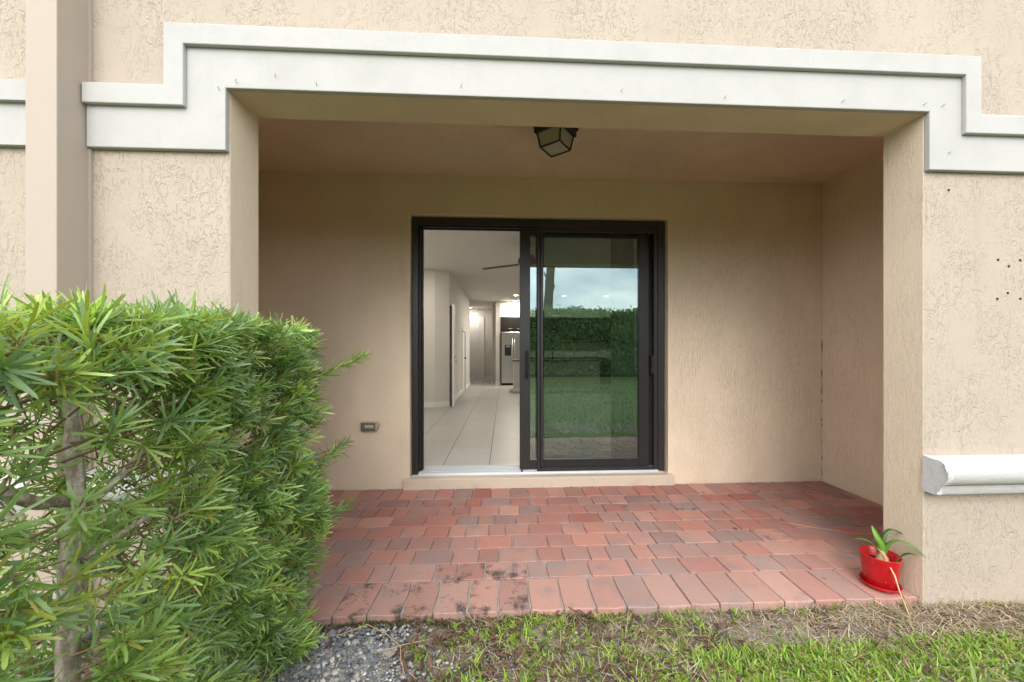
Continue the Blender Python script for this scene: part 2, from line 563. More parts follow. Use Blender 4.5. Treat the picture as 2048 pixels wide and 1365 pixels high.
# interior
t = NT("interior_paint"); M["wallpaint"] = t.done(t.mix(t.noise(t.obj(), 3, 3), (0.60, 0.575, 0.535), (0.63, 0.605, 0.56)), 0.75, t.bump(t.noise(t.obj(), 140, 2), 0.001, 0.25), spec=0.25)
t = NT("ceiling_paint"); M["ceilpaint"] = t.done(t.mix(t.noise(t.obj(), 60, 3), (0.62, 0.61, 0.58), (0.67, 0.66, 0.63)), 0.9, t.bump(t.noise(t.obj(), 120, 3, 0.7), 0.003, 0.5), spec=0.15)
t = NT("white_paint"); M["paintwhite"] = t.done(t.mix(t.noise(t.obj(), 5, 2), (0.74, 0.74, 0.73), (0.78, 0.78, 0.77)), 0.45, spec=0.4)
t = NT("floor_tile")
oi = t.n("ShaderNodeObjectInfo")
c = t.mix(t.noise(t.obj((1, 1, 1)), 7, 5, 0.65), (0.36, 0.345, 0.32), (0.43, 0.415, 0.385))
c = t.mix(t.math('MULTIPLY', oi.outputs["Random"], 0.4), c, (0.34, 0.325, 0.30))
M["tile"] = t.done(c, t.ramp(t.noise(t.obj(), 14, 4), [(0.3, 0.34), (0.7, 0.42)]), spec=0.4)
t = NT("tile_grout"); M["grout"] = t.done(t.mix(t.noise(t.obj(), 50, 3), (0.10, 0.09, 0.08), (0.15, 0.135, 0.12)), 0.9)
t = NT("stainless_steel"); M["steel"] = t.done(t.mix(t.noise(t.obj((30, 1, 0.2)), 20, 3), (0.50, 0.49, 0.47), (0.62, 0.60, 0.58)), 0.30, metal=1.0)
t = NT("espresso_wood"); M["espresso"] = t.done(t.mix(t.noise(t.obj((8, 8, 0.6)), 12, 4, 0.6), (0.010, 0.006, 0.005), (0.028, 0.017, 0.013)), 0.4, spec=0.45)
t = NT("granite_counter"); M["granite"] = t.done(t.mix(t.ramp(t.noise(t.obj(), 90, 4, 0.7), [(0.4, 0.0), (0.6, 1.0)]), (0.05, 0.04, 0.035), (0.30, 0.24, 0.18)), 0.2, spec=0.6)
t = NT("blind_vinyl"); M["blind"] = t.done(t.mix(t.noise(t.obj((1, 1, 0.1)), 40, 2), (0.76, 0.77, 0.75), (0.82, 0.83, 0.80)), 0.6)
t = NT("fan_blade"); M["fan"] = t.done(t.mix(t.noise(t.obj((2, 14, 1)), 10, 4), (0.07, 0.055, 0.045), (0.12, 0.095, 0.08)), 0.5)
t = NT("lamp_lens")
em = t.n("ShaderNodeEmission", Strength=9.0, Color=(1.0, 0.90, 0.74, 1))
t.t.links.new(em.outputs[0], t.out.inputs["Surface"])
M["lens"] = t.m
t = NT("frosted_pane")
v = t.obj()
M["frost"] = t.done(t.mix(t.noise(v, 16, 4, 0.6), (0.30, 0.295, 0.25), (0.43, 0.42, 0.37)), 0.25, t.bump(t.noise(v, 60, 3), 0.002, 0.4), spec=0.5)
t = NT("grey_plastic"); M["plastic"] = t.done(t.mix(t.noise(t.obj(), 40, 3), (0.33, 0.29, 0.23), (0.42, 0.375, 0.30)), 0.4, spec=0.5)
t = NT("smoked_plastic"); M["smoke"] = t.done(t.mix(t.noise(t.obj(), 50, 3), (0.10, 0.09, 0.08), (0.17, 0.155, 0.14)), 0.2, spec=0.6)
t = NT("olive_plastic"); M["olive"] = t.done(t.mix(t.noise(t.obj(), 50, 3), (0.36, 0.36, 0.24), (0.46, 0.46, 0.32)), 0.4, spec=0.5)
t = NT("grey_pvc"); M["pvc"] = t.done(t.mix(t.noise(t.obj(), 50, 3), (0.20, 0.22, 0.25), (0.28, 0.30, 0.33)), 0.4, spec=0.5)
t = NT("screw_hole"); M["hole"] = t.done(t.mix(t.noise(t.obj(), 300, 2), (0.012, 0.012, 0.012), (0.05, 0.05, 0.05)), 0.9, spec=0.1)
t = NT("palm_trunk"); M["palmtrunk"] = t.done(t.mix(t.noise(t.obj((1, 1, 3)), 9, 5, 0.7), (0.11, 0.085, 0.065), (0.30, 0.25, 0.20)), 0.9, t.bump(t.noise(t.obj((1, 1, 4)), 12, 4), 0.03, 0.8), spec=0.15)
t = NT("dry_leaf_brown"); M["dryleaf"] = t.done(t.mix(t.noise(t.obj(), 60, 4), (0.10, 0.055, 0.025), (0.34, 0.20, 0.08)), 0.8, spec=0.2)

# ================================================================== SETTING
FY = 1.77        # face of the outer wall
BY = 3.44        # face of the recessed wall
GZ = -0.036       # ground level

g = MB()
def ground_z(x, y):
    z = GZ + 0.012 * math.sin(x * 3.1 + 1) * math.cos(y * 4.3) + 0.008 * math.sin(x * 9.0) * math.sin(y * 11)
    return z
# one sheet: fine near the patio, coarse out to the horizon
xs = sorted(set([-400, -120, -40, -15, -8, -5] + [round(-3 + i * 0.12, 3) for i in range(63)] + [6, 9, 16, 40, 120, 400]))
ys = sorted(set([-400, -120, -40, -18, -12, -8, -5, -3, -1.5, -0.6] + [round(0.0 + i * 0.12, 3) for i in range(16)] + [2.4, 8, 40, 120, 400]))
grid = {}
for i, x in enumerate(xs):
    for j, y in enumerate(ys):
        inner = -3 <= x <= 4.44 and -0.6 < y < 1.75
        grid[i, j] = g.bm.verts.new((x, y, ground_z(x, y) if inner else GZ - (0.25 if y > 2 else 0)))
for i in range(len(xs) - 1):
    for j in range(len(ys) - 1):
        g.bm.faces.new((grid[i, j], grid[i + 1, j], grid[i + 1, j + 1], grid[i, j + 1]))
tag(g.build("ground", M["soil"], None, True), "brown soil and lawn in front of the patio", None, None, "structure")

# ------------------------------------------------------------------ patio of clay pavers
pb = MB()
pb.box(-2.36, 3.02, 1.815, 3.415, -0.16, -0.0105)
patio = tag(pb.build("patio", M["sand"]), "red brick paver patio inside the stucco recess", None, None, "structure")


def paver_mesh(k):
    r = random.Random(100 + k)
    bm = bmesh.new()
    n = 3
    top, low = [], []
    ring = []
    # outline with slightly uneven tumbled edges
    for (ax, ay, bx, by) in ((-.5, -.5, .5, -.5), (.5, -.5, .5, .5), (.5, .5, -.5, .5), (-.5, .5, -.5, -.5)):
        for i in range(n):
            f = i / n
            ring.append([ax + (bx - ax) * f, ay + (by - ay) * f])
    for p in ring:
        corner = abs(abs(p[0]) - .5) < 1e-6 and abs(abs(p[1]) - .5) < 1e-6
        j = 0.016
        p[0] += r.uniform(-j, j) - (0.018 * math.copysign(1, p[0]) if corner else 0)
        p[1] += r.uniform(-j, j) - (0.018 * math.copysign(1, p[1]) if corner else 0)
    m = len(ring)
    lo = [bm.verts.new((p[0], p[1], -0.055)) for p in ring]
    mid = [bm.verts.new((p[0], p[1], -0.005)) for p in ring]
    tp = [bm.verts.new((p[0] * 0.974, p[1] * 0.974, r.uniform(-0.0012, 0.0005))) for p in ring]
    ctr = bm.verts.new((0, 0, 0.0012))
    for i in range(m):
        j = (i + 1) % m
        bm.faces.new((lo[i], lo[j], mid[j], mid[i]))
        bm.faces.new((mid[i], mid[j], tp[j], tp[i]))
        bm.faces.new((tp[i], tp[j], ctr))
    bmesh.ops.recalc_face_normals(bm, faces=bm.faces)
    me = bpy.data.meshes.new("paver")
    bm.to_mesh(me); bm.free()
    me.materials.append(M["paver"])
    return me


PAVERS = [paver_mesh(k) for k in range(9)]
PCOL = [tuple(1.1 * v_ + 0.012 for v_ in c_) for c_ in [(0.400, 0.150, 0.115), (0.360, 0.150, 0.120), (0.440, 0.190, 0.145), (0.330, 0.155, 0.130), (0.300, 0.160, 0.140),
        (0.390, 0.170, 0.140), (0.340, 0.120, 0.095), (0.420, 0.210, 0.165), (0.270, 0.165, 0.150), (0.370, 0.180, 0.150)]]
JOINTS = [
    (1.79, 0.26, [-0.806, -0.644, -0.488, -0.337, -0.179, -0.026, 0.128, 0.288, 0.447, 0.596, 0.751, 0.919, 1.064, 1.235, 1.395, 1.549, 1.71, 1.862]),
    (2.05, 0.16, [-0.902, -0.736, -0.617, -0.384, -0.263, -0.109, 0.133, 0.244, 0.487, 0.72, 0.879, 1.038, 1.271, 1.443, 1.612, 1.748, 1.895, 2.141]),
    (2.21, 0.16, [-0.97, -0.815, -0.658, -0.543, -0.31, -0.151, -0.033, 0.205, 0.359, 0.519, 0.635, 0.794, 0.914, 1.071, 1.233, 1.474, 1.64, 1.858, 2.1]),
    (2.37, 0.16, [-1.091, -0.857, -0.739, -0.611, -0.457, -0.342, -0.181, 0.056, 0.286, 0.446, 0.679, 0.839, 0.989, 1.162, 1.402, 1.544, 1.699, 1.921, 2.146]),
    (2.53, 0.16, [-1.162, -0.928, -0.698, -0.54, -0.375, -0.263, -0.102, 0.011, 0.169, 0.404, 0.563, 0.786, 0.945, 1.077, 1.238, 1.464, 1.657, 1.845, 2.047, 2.238]),
    (2.69, 0.16, [-1.211, -1.052, -0.813, -0.573, -0.341, -0.188, -0.068, 0.087, 0.248, 0.481, 0.713, 0.864, 0.985, 1.118, 1.301, 1.523, 1.696, 1.846]),
    (2.85, 0.16, [-1.333, -1.089, -0.972, -0.848, -0.736, -0.505, -0.385, -0.265, -0.036, 0.122, 0.281, 0.521, 0.639, 0.786, 0.952, 1.183, 1.351, 1.532]),
    (3.01, 0.16, [-1.394, -1.173, -1.006, -0.776, -0.658, -0.431, -0.305, -0.184, 0.052, 0.206, 0.355, 0.602, 0.732, 0.87, 1.017, 1.268, 1.383]),
    (3.17, 0.255, [-1.41, -1.253, -1.055, -0.896, -0.742, -0.588, -0.434, -0.271, -0.108, 0.055, 0.213, 0.379, 0.538, 0.691, 0.857, 1.008, 1.173, 1.318, 1.419, 1.536]),
]
pr = random.Random(5)
for ri, (y0, dep, js) in enumerate(JOINTS):
    soldier = ri in (0, len(JOINTS) - 1)
    js = list(js)
    xl, xr = (-1.24, 2.085) if ri == 0 else (-2.35, 3.03)
    while js[0] > xl + 0.05: js.insert(0, js[0] - (0.158 if soldier else pr.choice((0.158, 0.158, 0.235))))
    while js[-1] < xr - 0.05: js.append(js[-1] + (0.158 if soldier else pr.choice((0.158, 0.158, 0.235))))
    js[0] = max(js[0], xl); js[-1] = min(js[-1], xr)
    for a, b in zip(js, js[1:]):
        if b - a < 0.03: continue
        o = bpy.data.objects.new("paver", pr.choice(PAVERS))
        gap = 0.007 if ri < 2 and b < 0.6 else 0.0035
        o.scale = (b - a - gap, dep - gap, 1)
        wig = 0.003 if ri > 1 else 0.005
        o.location = ((a + b) / 2, y0 + dep / 2, pr.uniform(-0.002, 0.002) + 0.0)
        o.rotation_euler = (pr.uniform(-.004, .004), pr.uniform(-.006, .006), pr.uniform(-.008, .008))
        c = pr.choice(PCOL)
        k = pr.uniform(0.72, 0.95)
        # the alpha marks the few mouldy pavers at the left of the front edge
        mouldy = (ri == 0 and -0.85 < (a + b) / 2 < 0.2) or (ri == 1 and -0.4 < a < -0.1) or pr.random() < 0.015
        wx = (0.42, 0.30, 0.22, 0.12, 0.06)[ri] if ri < 5 else 0.0      # paler near the open edge: brighter daylight painted in, plus weathering
        c = tuple(c[i_] * k * (1 - wx) + (0.43, 0.295, 0.25)[i_] * wx for i_ in range(3))
        o.color = (c[0], c[1], c[2], 0.2 if mouldy else 0.9)
        COL.objects.link(o)
        o.parent = patio

# ------------------------------------------------------------------ the house
house = tag(empty("stucco_house", (0, FY, 0)), "beige stucco house wall with recessed patio and white trim band", "house")
OL, OR, OT = -1.247, 2.096, 2.427
f = MB()
f.prism_xz([(-9, -0.4), (OL, -0.4), (OL, OT), (OR, OT), (OR, -0.4), (9, -0.4), (9, 6.2), (-9, 6.2)], FY, 1.977)
facade = f.build("outer_wall", M["facade"], house)
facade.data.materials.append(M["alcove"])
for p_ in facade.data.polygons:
    if abs(p_.normal.y) < 0.5 or p_.normal.y > 0.5: p_.material_index = 1  # faces inside the opening take the lightened stucco, brightening painted in
bv = facade.modifiers.new("rounded_edges", 'BEVEL'); bv.width = 0.007; bv.segments = 2; bv.limit_method = 'ANGLE'; bv.angle_limit = R(60)
facade["label"] = "heavily textured beige stucco outer wall"

DL, DR, DT = -0.852, 1.535, 2.478
f = MB()
f.prism_xz([(-2.36, -0.4), (DL, -0.4), (DL, DT), (DR, DT), (DR, -0.4), (3.04, -0.4), (3.04, 2.9), (-2.36, 2.9)], BY, BY + 0.2)
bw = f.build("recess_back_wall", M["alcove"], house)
bv = bw.modifiers.new("rounded_edges", 'BEVEL'); bv.width = 0.006; bv.segments = 2; bv.limit_method = 'ANGLE'; bv.angle_limit = R(60)
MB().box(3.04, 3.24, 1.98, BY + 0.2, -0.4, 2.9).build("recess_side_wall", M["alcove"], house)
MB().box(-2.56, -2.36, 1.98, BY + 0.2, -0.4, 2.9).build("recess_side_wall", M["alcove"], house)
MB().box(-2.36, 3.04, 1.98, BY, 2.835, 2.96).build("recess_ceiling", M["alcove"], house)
MB().box(-9, 9, 1.98, 16, 5.9, 6.2).build("roof_slab", M["smooth_beige"], house)

# white band that steps up round the opening: flat band and a proud fillet along its upper edge
TY0, TY1 = 1.745, FY + 0.002
f = MB()
f.prism_xz([(-1.838, 2.145), (OL, 2.145), (OL, OT - 0.003), (OR, OT - 0.003), (OR, 2.138), (9, 2.138), (9, 2.42), (2.37, 2.42), (2.37, 2.70),
            (-1.51, 2.70), (-1.51, 2.43), (-1.838, 2.43)], TY0, TY1)
band = f.build("trim_band", M["white"], house)
band["label"] = "white stepped band around the patio opening"
f = MB()
f.prism_xz([(-1.836, 2.328), (-1.413, 2.328), (-1.413, 2.60), (2.261, 2.597), (2.261, 2.312), (8.99, 2.312), (8.99, 2.403), (2.341, 2.403), (2.341, 2.690),
            (-1.497, 2.692), (-1.497, 2.417), (-1.836, 2.417)], 1.724, TY0 + 0.001)
fil = f.build("trim_fillet", M["white"], band)
for o_ in (band, fil):
    bv = o_.modifiers.new("rounded_edges", 'BEVEL'); bv.width = 0.004; bv.segments = 2; bv.limit_method = 'ANGLE'
# the same band left of the downspout
f = MB(); f.prism_xz([(-9, 2.145), (-1.966, 2.145), (-1.966, 2.43), (-9, 2.43)], TY0, TY1)
b2 = f.build("trim_band", M["white"], house)
f = MB(); f.prism_xz([(-8.99, 2.328), (-1.967, 2.328), (-1.967, 2.417), (-8.99, 2.417)], 1.724, TY0 + 0.001)
f.build("trim_fillet", M["white"], b2)

# half-round ledge moulding low on the wall
def ledge(x0, x1):
    p = [(FY + 0.002, 0.548), (1.712, 0.548), (1.706, 0.556), (1.706, 0.592)]
    for k in range(13):
        a = R(-90 + k * 15)
        p.append((1.716 - 0.055 * math.cos(a), 0.654 + 0.061 * math.sin(a)))
    p += [(FY + 0.002, 0.722)]
    o = MB().prism_yz(p, x0, x1).build("ledge_moulding", M["ledge"], house, True)
    es = o.modifiers.new("edges", 'EDGE_SPLIT'); es.split_angle = R(40)
    return o, p


lg, lp = ledge(2.10, 9)
lg["label"] = "rough white half-round ledge moulding"
lg2, _ = ledge(-9, -1.262)
# grey mortar that closes the end of the ledge
e = MB()
er = random.Random(3)
yc, zc = 1.722, 0.636
front, backr = [], []
cnt = len(lp)
for (y, z) in lp:
    k = 1.03 + er.uniform(-0.06, 0.07)
    front.append(e.bm.verts.new((2.086 + er.uniform(-0.004, 0.004), min(yc + (y - yc) * k, FY + 0.001), zc + (z - zc) * k)))
    backr.append(e.bm.verts.new((2.112, min(yc + (y - yc) * 1.04, FY + 0.001), zc + (z - zc) * 1.04)))
e.bm.faces.new(front)
for i in range(cnt):
    e.bm.faces.new((front[i], front[(i + 1) % cnt], backr[(i + 1) % cnt], backr[i]))
e.build("end_cap", M["mortar"], lg)["label"] = "grey mortar end of the ledge"

# door sill
f = MB()
f.box(-0.90, 1.575, 3.392, 3.66, -0.2, 0.092, 0.010, 2)
sill = f.build("door_sill", M["sill"], house)

# anchor holes and nails in the outer wall
for (u, z) in ((2.225, 2.05), (2.49, 1.704), (2.548, 1.672), (2.61, 1.703), (2.542, 1.537), (2.486, 1.507), (2.61, 1.508)):
    h = MB().lathe([(0.0, -0.002), (0.0062, -0.002), (0.0068, 0.0), (0.0055, 0.0015), (0.0, 0.0012)], (0, 0, 0), 10)
    bmesh.ops.transform(h.bm, matrix=Matrix.Translation((u, FY - 0.0005, z)) @ Matrix.Rotation(R(90), 4, 'X'), verts=h.bm.verts)
    h.build("anchor_hole", M["hole"], house)
nr = random.Random(8)
for (x, z) in ((-1.275, 2.415), (-1.20, 2.45), (-1.03, 2.48), (-0.85, 2.45), (0.55, 2.47), (1.05, 2.455), (1.64, 2.455), (2.06, 2.455), (2.155, 2.45), (2.19, 2.22), (-0.2, 2.465)):
    h = MB().tube([(x, TY0 + 0.004, z), (x + 0.004, TY0 - 0.012, z + 0.002), (x + 0.011, TY0 - 0.014, z + 0.006)], [0.0016, 0.0014, 0.001], 5)
    h.build("bent_nail", M["pvc"], band)

# ------------------------------------------------------------------ sliding door (parts of the house)
FRY = 3.492
fr = MB()
fr.box(-0.842, -0.788, FRY, 3.63, 0.10, 2.468, 0.003)
fr.box(1.462, 1.524, FRY, 3.63, 0.10, 2.468, 0.003)
fr.box(-0.788, 1.462, FRY, 3.63, 2.405, 2.468, 0.003)
frame = fr.build("door_frame", M["bronze"], house)
s = MB(); s.box(-0.788, -0.772, FRY + 0.028, 3.62, 0.115, 2.405, 0.002); s.box(-0.772, -0.760, FRY + 0.072, 3.61, 0.115, 2.405, 0.002)
s.build("jamb_rail", M["black"], frame)
s = MB(); s.box(-0.760, 1.462, FRY + 0.030, FRY + 0.042, 2.388, 2.405, 0.001); s.box(-0.760, 1.462, FRY + 0.08, FRY + 0.095, 2.382, 2.405, 0.001)
s.build("head_rail", M["bronze"], frame)
tr = MB()
tr.box(-0.842, 1.50, 3.470, 3.64, 0.0905, 0.101, 0.001)
for yy, hh in ((3.486, 0.113), (3.515, 0.121), (3.548, 0.121), (3.585, 0.126), (3.632, 0.134)):
    tr.box(-0.788, 1.462, yy, yy + 0.007, 0.1005, hh, 0.001)
tr.build("door_track", M["alu"], frame)


def sash(name, x0, x1, y, z0, z1, st, sr, bot, top, dep, mat):
    m = MB()
    m.box(x0, x0 + st, y, y + dep, z0, z1, 0.003)
    m.box(x1 - sr, x1, y, y + dep, z0, z1, 0.003)
    m.box(x0 + st, x1 - sr, y + 0.001, y + dep - 0.001, z0, z0 + bot, 0.002)
    m.box(x0 + st, x1 - sr, y + 0.001, y + dep - 0.001, z1 - top, z1, 0.002)
    return m.build(name, mat, house)


# moving sash with the pull
sp_ = sash("sliding_sash", 0.148, 1.385, 3.525, 0.124, 2.404, 0.098, 0.098, 0.090, 0.075, 0.036, M["bronze"])
sp_["label"] = "slid-open dark bronze glass door sash"
gl = MB().box(0.240, 1.292, 3.540, 3.546, 0.205, 2.34); gl.build("glass_pane", M["glass"], sp_)
bd = MB(); bd.box(0.238, 0.246, 3.520, 3.5265, 0.20, 2.335, 0.001); bd.box(0.246, 1.287, 3.520, 3.5265, 0.2, 0.213, 0.001); bd.box(1.287, 1.295, 3.520, 3.5265, 0.2, 2.335, 0.001); bd.box(0.246, 1.287, 3.520, 3.5265, 2.322, 2.335, 0.001)
bd.build("glazing_bead", M["bronze"], sp_)
hd = MB()
hd.tube([(0.212, 3.527, 1.222), (0.212, 3.478, 1.218), (0.212, 3.472, 1.205), (0.212, 3.472, 1.02), (0.212, 3.478, 1.005), (0.212, 3.527, 1.0)], 0.0095, 8)
hd.box(0.198, 0.228, 3.516, 3.5255, 0.975, 1.245, 0.003)
hd.build("pull_handle", M["black"], sp_, False)
lt = MB().box(0.158, 0.178, 3.508, 3.5245, 0.090, 0.123, 0.003); lt.build("roller_guide", M["bronze"], sp_)
# fixed sash behind
fs = sash("fixed_sash", 0.300, 1.462, 3.572, 0.128, 2.404, 0.085, 0.070, 0.085, 0.075, 0.034, M["bronze"])
MB().box(0.38, 1.395, 3.586, 3.592, 0.21, 2.332).build("glass_pane", M["glass_in"], fs)
MB().box(1.402, 1.432, 3.50, 3.571, 1.02, 1.20, 0.006).build("finger_pull", M["black"], fs)
# insect screen in front
sc = MB()
sy = 3.496
sc.box(0.310, 0.337, sy, sy + 0.021, 0.104, 2.404, 0.004)
sc.box(0.341, 0.368, sy + 0.004, sy + 0.021, 0.15, 2.37, 0.003)
sc.box(1.424, 1.461, sy, sy + 0.021, 0.104, 2.404, 0.004)
sc.box(0.337, 1.424, sy, sy + 0.020, 0.104, 0.142, 0.004)
sc.box(0.337, 1.424, sy, sy + 0.020, 2.355, 2.404, 0.004)
sf = sc.build("screen_sash", M["bronze"], house)
MB().quad((0.366, sy + 0.012, 0.14), (1.426, sy + 0.012, 0.14), (1.426, sy + 0.012, 2.357), (0.366, sy + 0.012, 2.357)).build("insect_mesh", M["screen"], sf)

cr_ = random.Random(12)
z_ = 0.05
while z_ < 1.3:
    ln = cr_.uniform(0.02, 0.12)
    MB().tube([(3.036 + cr_.uniform(-.003, .003), BY - 0.002, z_), (3.036 + cr_.uniform(-.004, .003), BY - 0.003, z_ + ln * .5), (3.036 + cr_.uniform(-.003, .003), BY - 0.002, z_ + ln)], [0.0015, cr_.uniform(.002, .0045), 0.0012], 5).build("corner_crack", M["hole"], house)
    z_ += ln + cr_.uniform(0.02, 0.16)

# ------------------------------------------------------------------ downspout
ds = tag(empty("downspout", (-1.902, 1.70, 0)), "smooth beige square downspout running up the stucco wall at far left", "downspout")
MB().box(-1.964, -1.842, 1.64, FY + 0.001, -0.04, 6.15, 0.004, 2).build("pipe", M["smooth_beige"], ds)
MB().box(-1.842, -1.832, FY - 0.012, FY + 0.001, -0.04, 2.144).build("caulk_seam", M["smooth_beige"], ds)
MB().box(-1.842, -1.832, FY - 0.012, FY + 0.001, 2.432, 6.1).build("caulk_seam", M["smooth_beige"], ds)

# ------------------------------------------------------------------ ceiling lantern
LC = Vector((0.353, 2.565, 0))
lan = tag(empty("ceiling_lantern", (LC.x, LC.y, 2.835)), "black square lantern with frosted panes under the patio ceiling", "lamp")
rot = Matrix.Translation((LC.x, LC.y, 0)) @ Matrix.Rotation(R(-37.5), 4, 'Z')
def sq(h_, z): return [rot @ Vector((sx * h_, sy_ * h_, z)) for sx, sy_ in ((-1, -1), (1, -1), (1, 1), (-1, 1))]
cp = MB()
cp.box(-0.118, 0.118, -0.118, 0.118, 2.770, 2.834, 0.004)
cp.box(-0.108, 0.108, -0.108, 0.108, 2.728, 2.770, 0.003)
bmesh.ops.transform(cp.bm, matrix=rot, verts=cp.bm.verts)
cp.build("canopy", M["black"], lan)
topc, botc = sq(0.092, 2.732), sq(0.0755, 2.632)
fm = MB()
for i in range(4):
    j = (i + 1) % 4
    fm.tube([topc[i], botc[i]], 0.0058, 6)
    fm.tube([botc[i], botc[j]], 0.0058, 6)
    fm.tube([topc[i], topc[j]], 0.0055, 6)
fm.build("cage", M["black"], lan)
ti, bi = sq(0.0895, 2.730), sq(0.073, 2.634)
for i in range(4):
    j = (i + 1) % 4
    MB().quad(ti[i], ti[j], bi[j], bi[i]).build("frosted_pane", M["frost"], lan)
MB().quad(*bi).build("frosted_pane", M["frost"], lan)

# ------------------------------------------------------------------ weatherproof outlet box
ob = tag(empty("outlet_box", (-1.205, BY, 0.565)), "small grey weatherproof outlet box on the wall left of the door", "outlet")
MB().box(-1.282, -1.132, BY - 0.03, BY + 0.001, 0.522, 0.607, 0.012, 3).build("housing", M["plastic"], ob, False)
MB().box(-1.270, -1.146, BY - 0.042, BY - 0.0295, 0.530, 0.599, 0.006, 2).build("lid", M["smoke"], ob)
MB().box(-1.236, -1.160, BY - 0.047, BY - 0.0415, 0.553, 0.581, 0.004, 2).build("label_plate", M["olive"], ob)
MB().box(-1.133, -1.118, BY - 0.028, BY + 0.001, 0.548, 0.592, 0.003).build("hinge", M["plastic"], ob)

# ================================================================== INTERIOR
IZ = 0.112
ICZ = 2.83
MB().box(-2.36, 4.4, 3.66, 15.2, -0.3, IZ - 0.003).build("interior_floor", M["grout"])
ifloor = tag(bpy.data.objects["interior_floor"], "pale tiled floor inside the house", None, None, "structure")
tw, tl = 0.456, 0.885
tile_me = MB().box(-tw / 2 + 0.003, tw / 2 - 0.003, -tl / 2 + 0.003, tl / 2 - 0.003, -0.006, 0.0, 0.001).build("tile_src", M["tile"])
tme = tile_me.data; tme.name = "tile"
bpy.data.objects.remove(tile_me)
x0 = -0.152
y_base = 3.663
for ci in range(-5, 10):
    xa = x0 - 0.2205 + ci * tw
    if xa - tw / 2 < -2.5 or xa + tw / 2 > 4.5: continue
    off = 0.2 if ci % 2 == 0 else 0.2 + tl / 2
    y = y_base - off
    while y < 15.0:
        if y + tl > y_base + 0.06 and (y < 9.0 or xa < 2.2) :
            a, b = max(y, y_base), min(y + tl, 15.1)
            o = bpy.data.objects.new("tile", tme)
            o.location = (xa, (a + b) / 2, IZ)
            o.scale = (1, (b - a) / tl, 1)
            COL.objects.link(o)
            o.parent = ifloor
        y += tl

def struct(name, label, *boxes, mat="wallpaint"):
    m = MB()
    for b in boxes: m.box(*b)
    return tag(m.build(name, M[mat]), label, None, None, "structure")


struct("interior_ceiling", "white ceiling inside the house", (-2.36, 4.4, 3.645, 15.2, ICZ, ICZ + 0.15), mat="ceilpaint")
# left: living-room stub wall, 45 degree corner, hallway wall with two doorways
lw = MB()
lw.prism_xz([(0, 0)] * 0 or [(-2.36, IZ - 0.01), (-1.36, IZ - 0.01), (-1.36, ICZ), (-2.36, ICZ)], 7.464, 7.60)
lw2 = bmesh.new()
pts = [(-1.36, 7.464), (-1.10, 7.610), (-1.10, 7.70), (-1.36, 7.70)]
vb = [lw2.verts.new((x, y, IZ - 0.01)) for x, y in pts]
fc_ = lw2.faces.new(vb)
rr = bmesh.ops.extrude_face_region(lw2, geom=[fc_])
bmesh.ops.translate(lw2, vec=(0, 0, ICZ - IZ + 0.01), verts=[q for q in rr["geom"] if isinstance(q, bmesh.types.BMVert)])
lw.take(lw2)
tag(lw.build("interior_wall_left", M["wallpaint"]), "pale angled wall corner inside the living room", None, None, "structure")
struct("interior_wall_hall", "pale hallway wall on the left inside the house",
       (-1.24, -1.10, 8.30, 9.93, IZ - 0.01, ICZ), (-1.24, -1.10, 7.70, 8.30, 2.17, ICZ), (-1.24, -1.10, 10.70, 12.1, IZ - 0.01, ICZ),
       (-1.24, -1.10, 9.93, 10.70, 1.75, ICZ), (-1.60, -1.46, 12.1, 14.6, IZ - 0.01, ICZ), (-1.6, -1.24, 11.96, 12.1, IZ - 0.01, ICZ))
struct("interior_wall_store", "dark room wall behind the ajar door", (-2.36, -2.26, 7.6, 12.0, IZ - 0.01, ICZ))
struct("interior_wall_far", "pale wall at the end of the hallway", (-1.6, -0.27, 14.55, 14.7, IZ - 0.01, ICZ), (-0.40, -0.27, 13.0, 14.55, IZ - 0.01, ICZ))
struct("interior_wall_column", "pale wall end beside the refrigerator", (-0.268, -0.118, 12.2, 13.2, IZ - 0.01, ICZ))
struct("interior_wall_kitchen", "pale kitchen wall above the cabinets", (-0.118, 4.4, 12.95, 13.1, IZ - 0.01, ICZ), (-0.118, 4.4, 12.30, 12.95, 2.325, ICZ))
struct("interior_wall_right", "pale wall on the right inside the living room", (4.25, 4.4, 3.66, 12.95, IZ - 0.01, ICZ))
struct("interior_wall_side", "pale wall on the left inside the living room", (-2.36, -2.22, 3.66, 7.464, IZ - 0.01, ICZ))
struct("interior_wall_front", "inner face of the patio wall", (-2.22, DL - 0.001, 3.643, 3.66, IZ - 0.01, ICZ), (DR + 0.001, 4.25, 3.643, 3.66, IZ - 0.01, ICZ), (DL, DR, 3.643, 3.66, DT, ICZ))
# baseboards
bbd = MB()
bbd.box(-2.22, -1.362, 7.450, 7.464, IZ, IZ + 0.10, 0.002)
q = bmesh.new(); bmesh.ops.create_cube(q, size=1)
bmesh.ops.scale(q, vec=(0.298, 0.014, 0.10), verts=q.verts)
bbd.take(q, Matrix.Translation((-1.227, 7.531, IZ + 0.05)) @ Matrix.Rotation(math.atan2(0.146, 0.26), 4, 'Z'))
bbd.box(-1.10, -1.087, 8.36, 9.84, IZ, IZ + 0.10)
bbd.box(-1.10, -1.087, 10.78, 12.1, IZ, IZ + 0.10)
bbd.box(-0.72, -0.40, 14.535, 14.55, IZ, IZ + 0.10)
bbd.box(-0.413, -0.40, 13.0, 14.53, IZ, IZ + 0.10)
bbd.box(-0.282, -0.106, 12.186, 12.2, IZ, IZ + 0.10)
tag(bbd.build("interior_baseboard", M["paintwhite"]), "white baseboard along the interior walls", None, None, "structure")


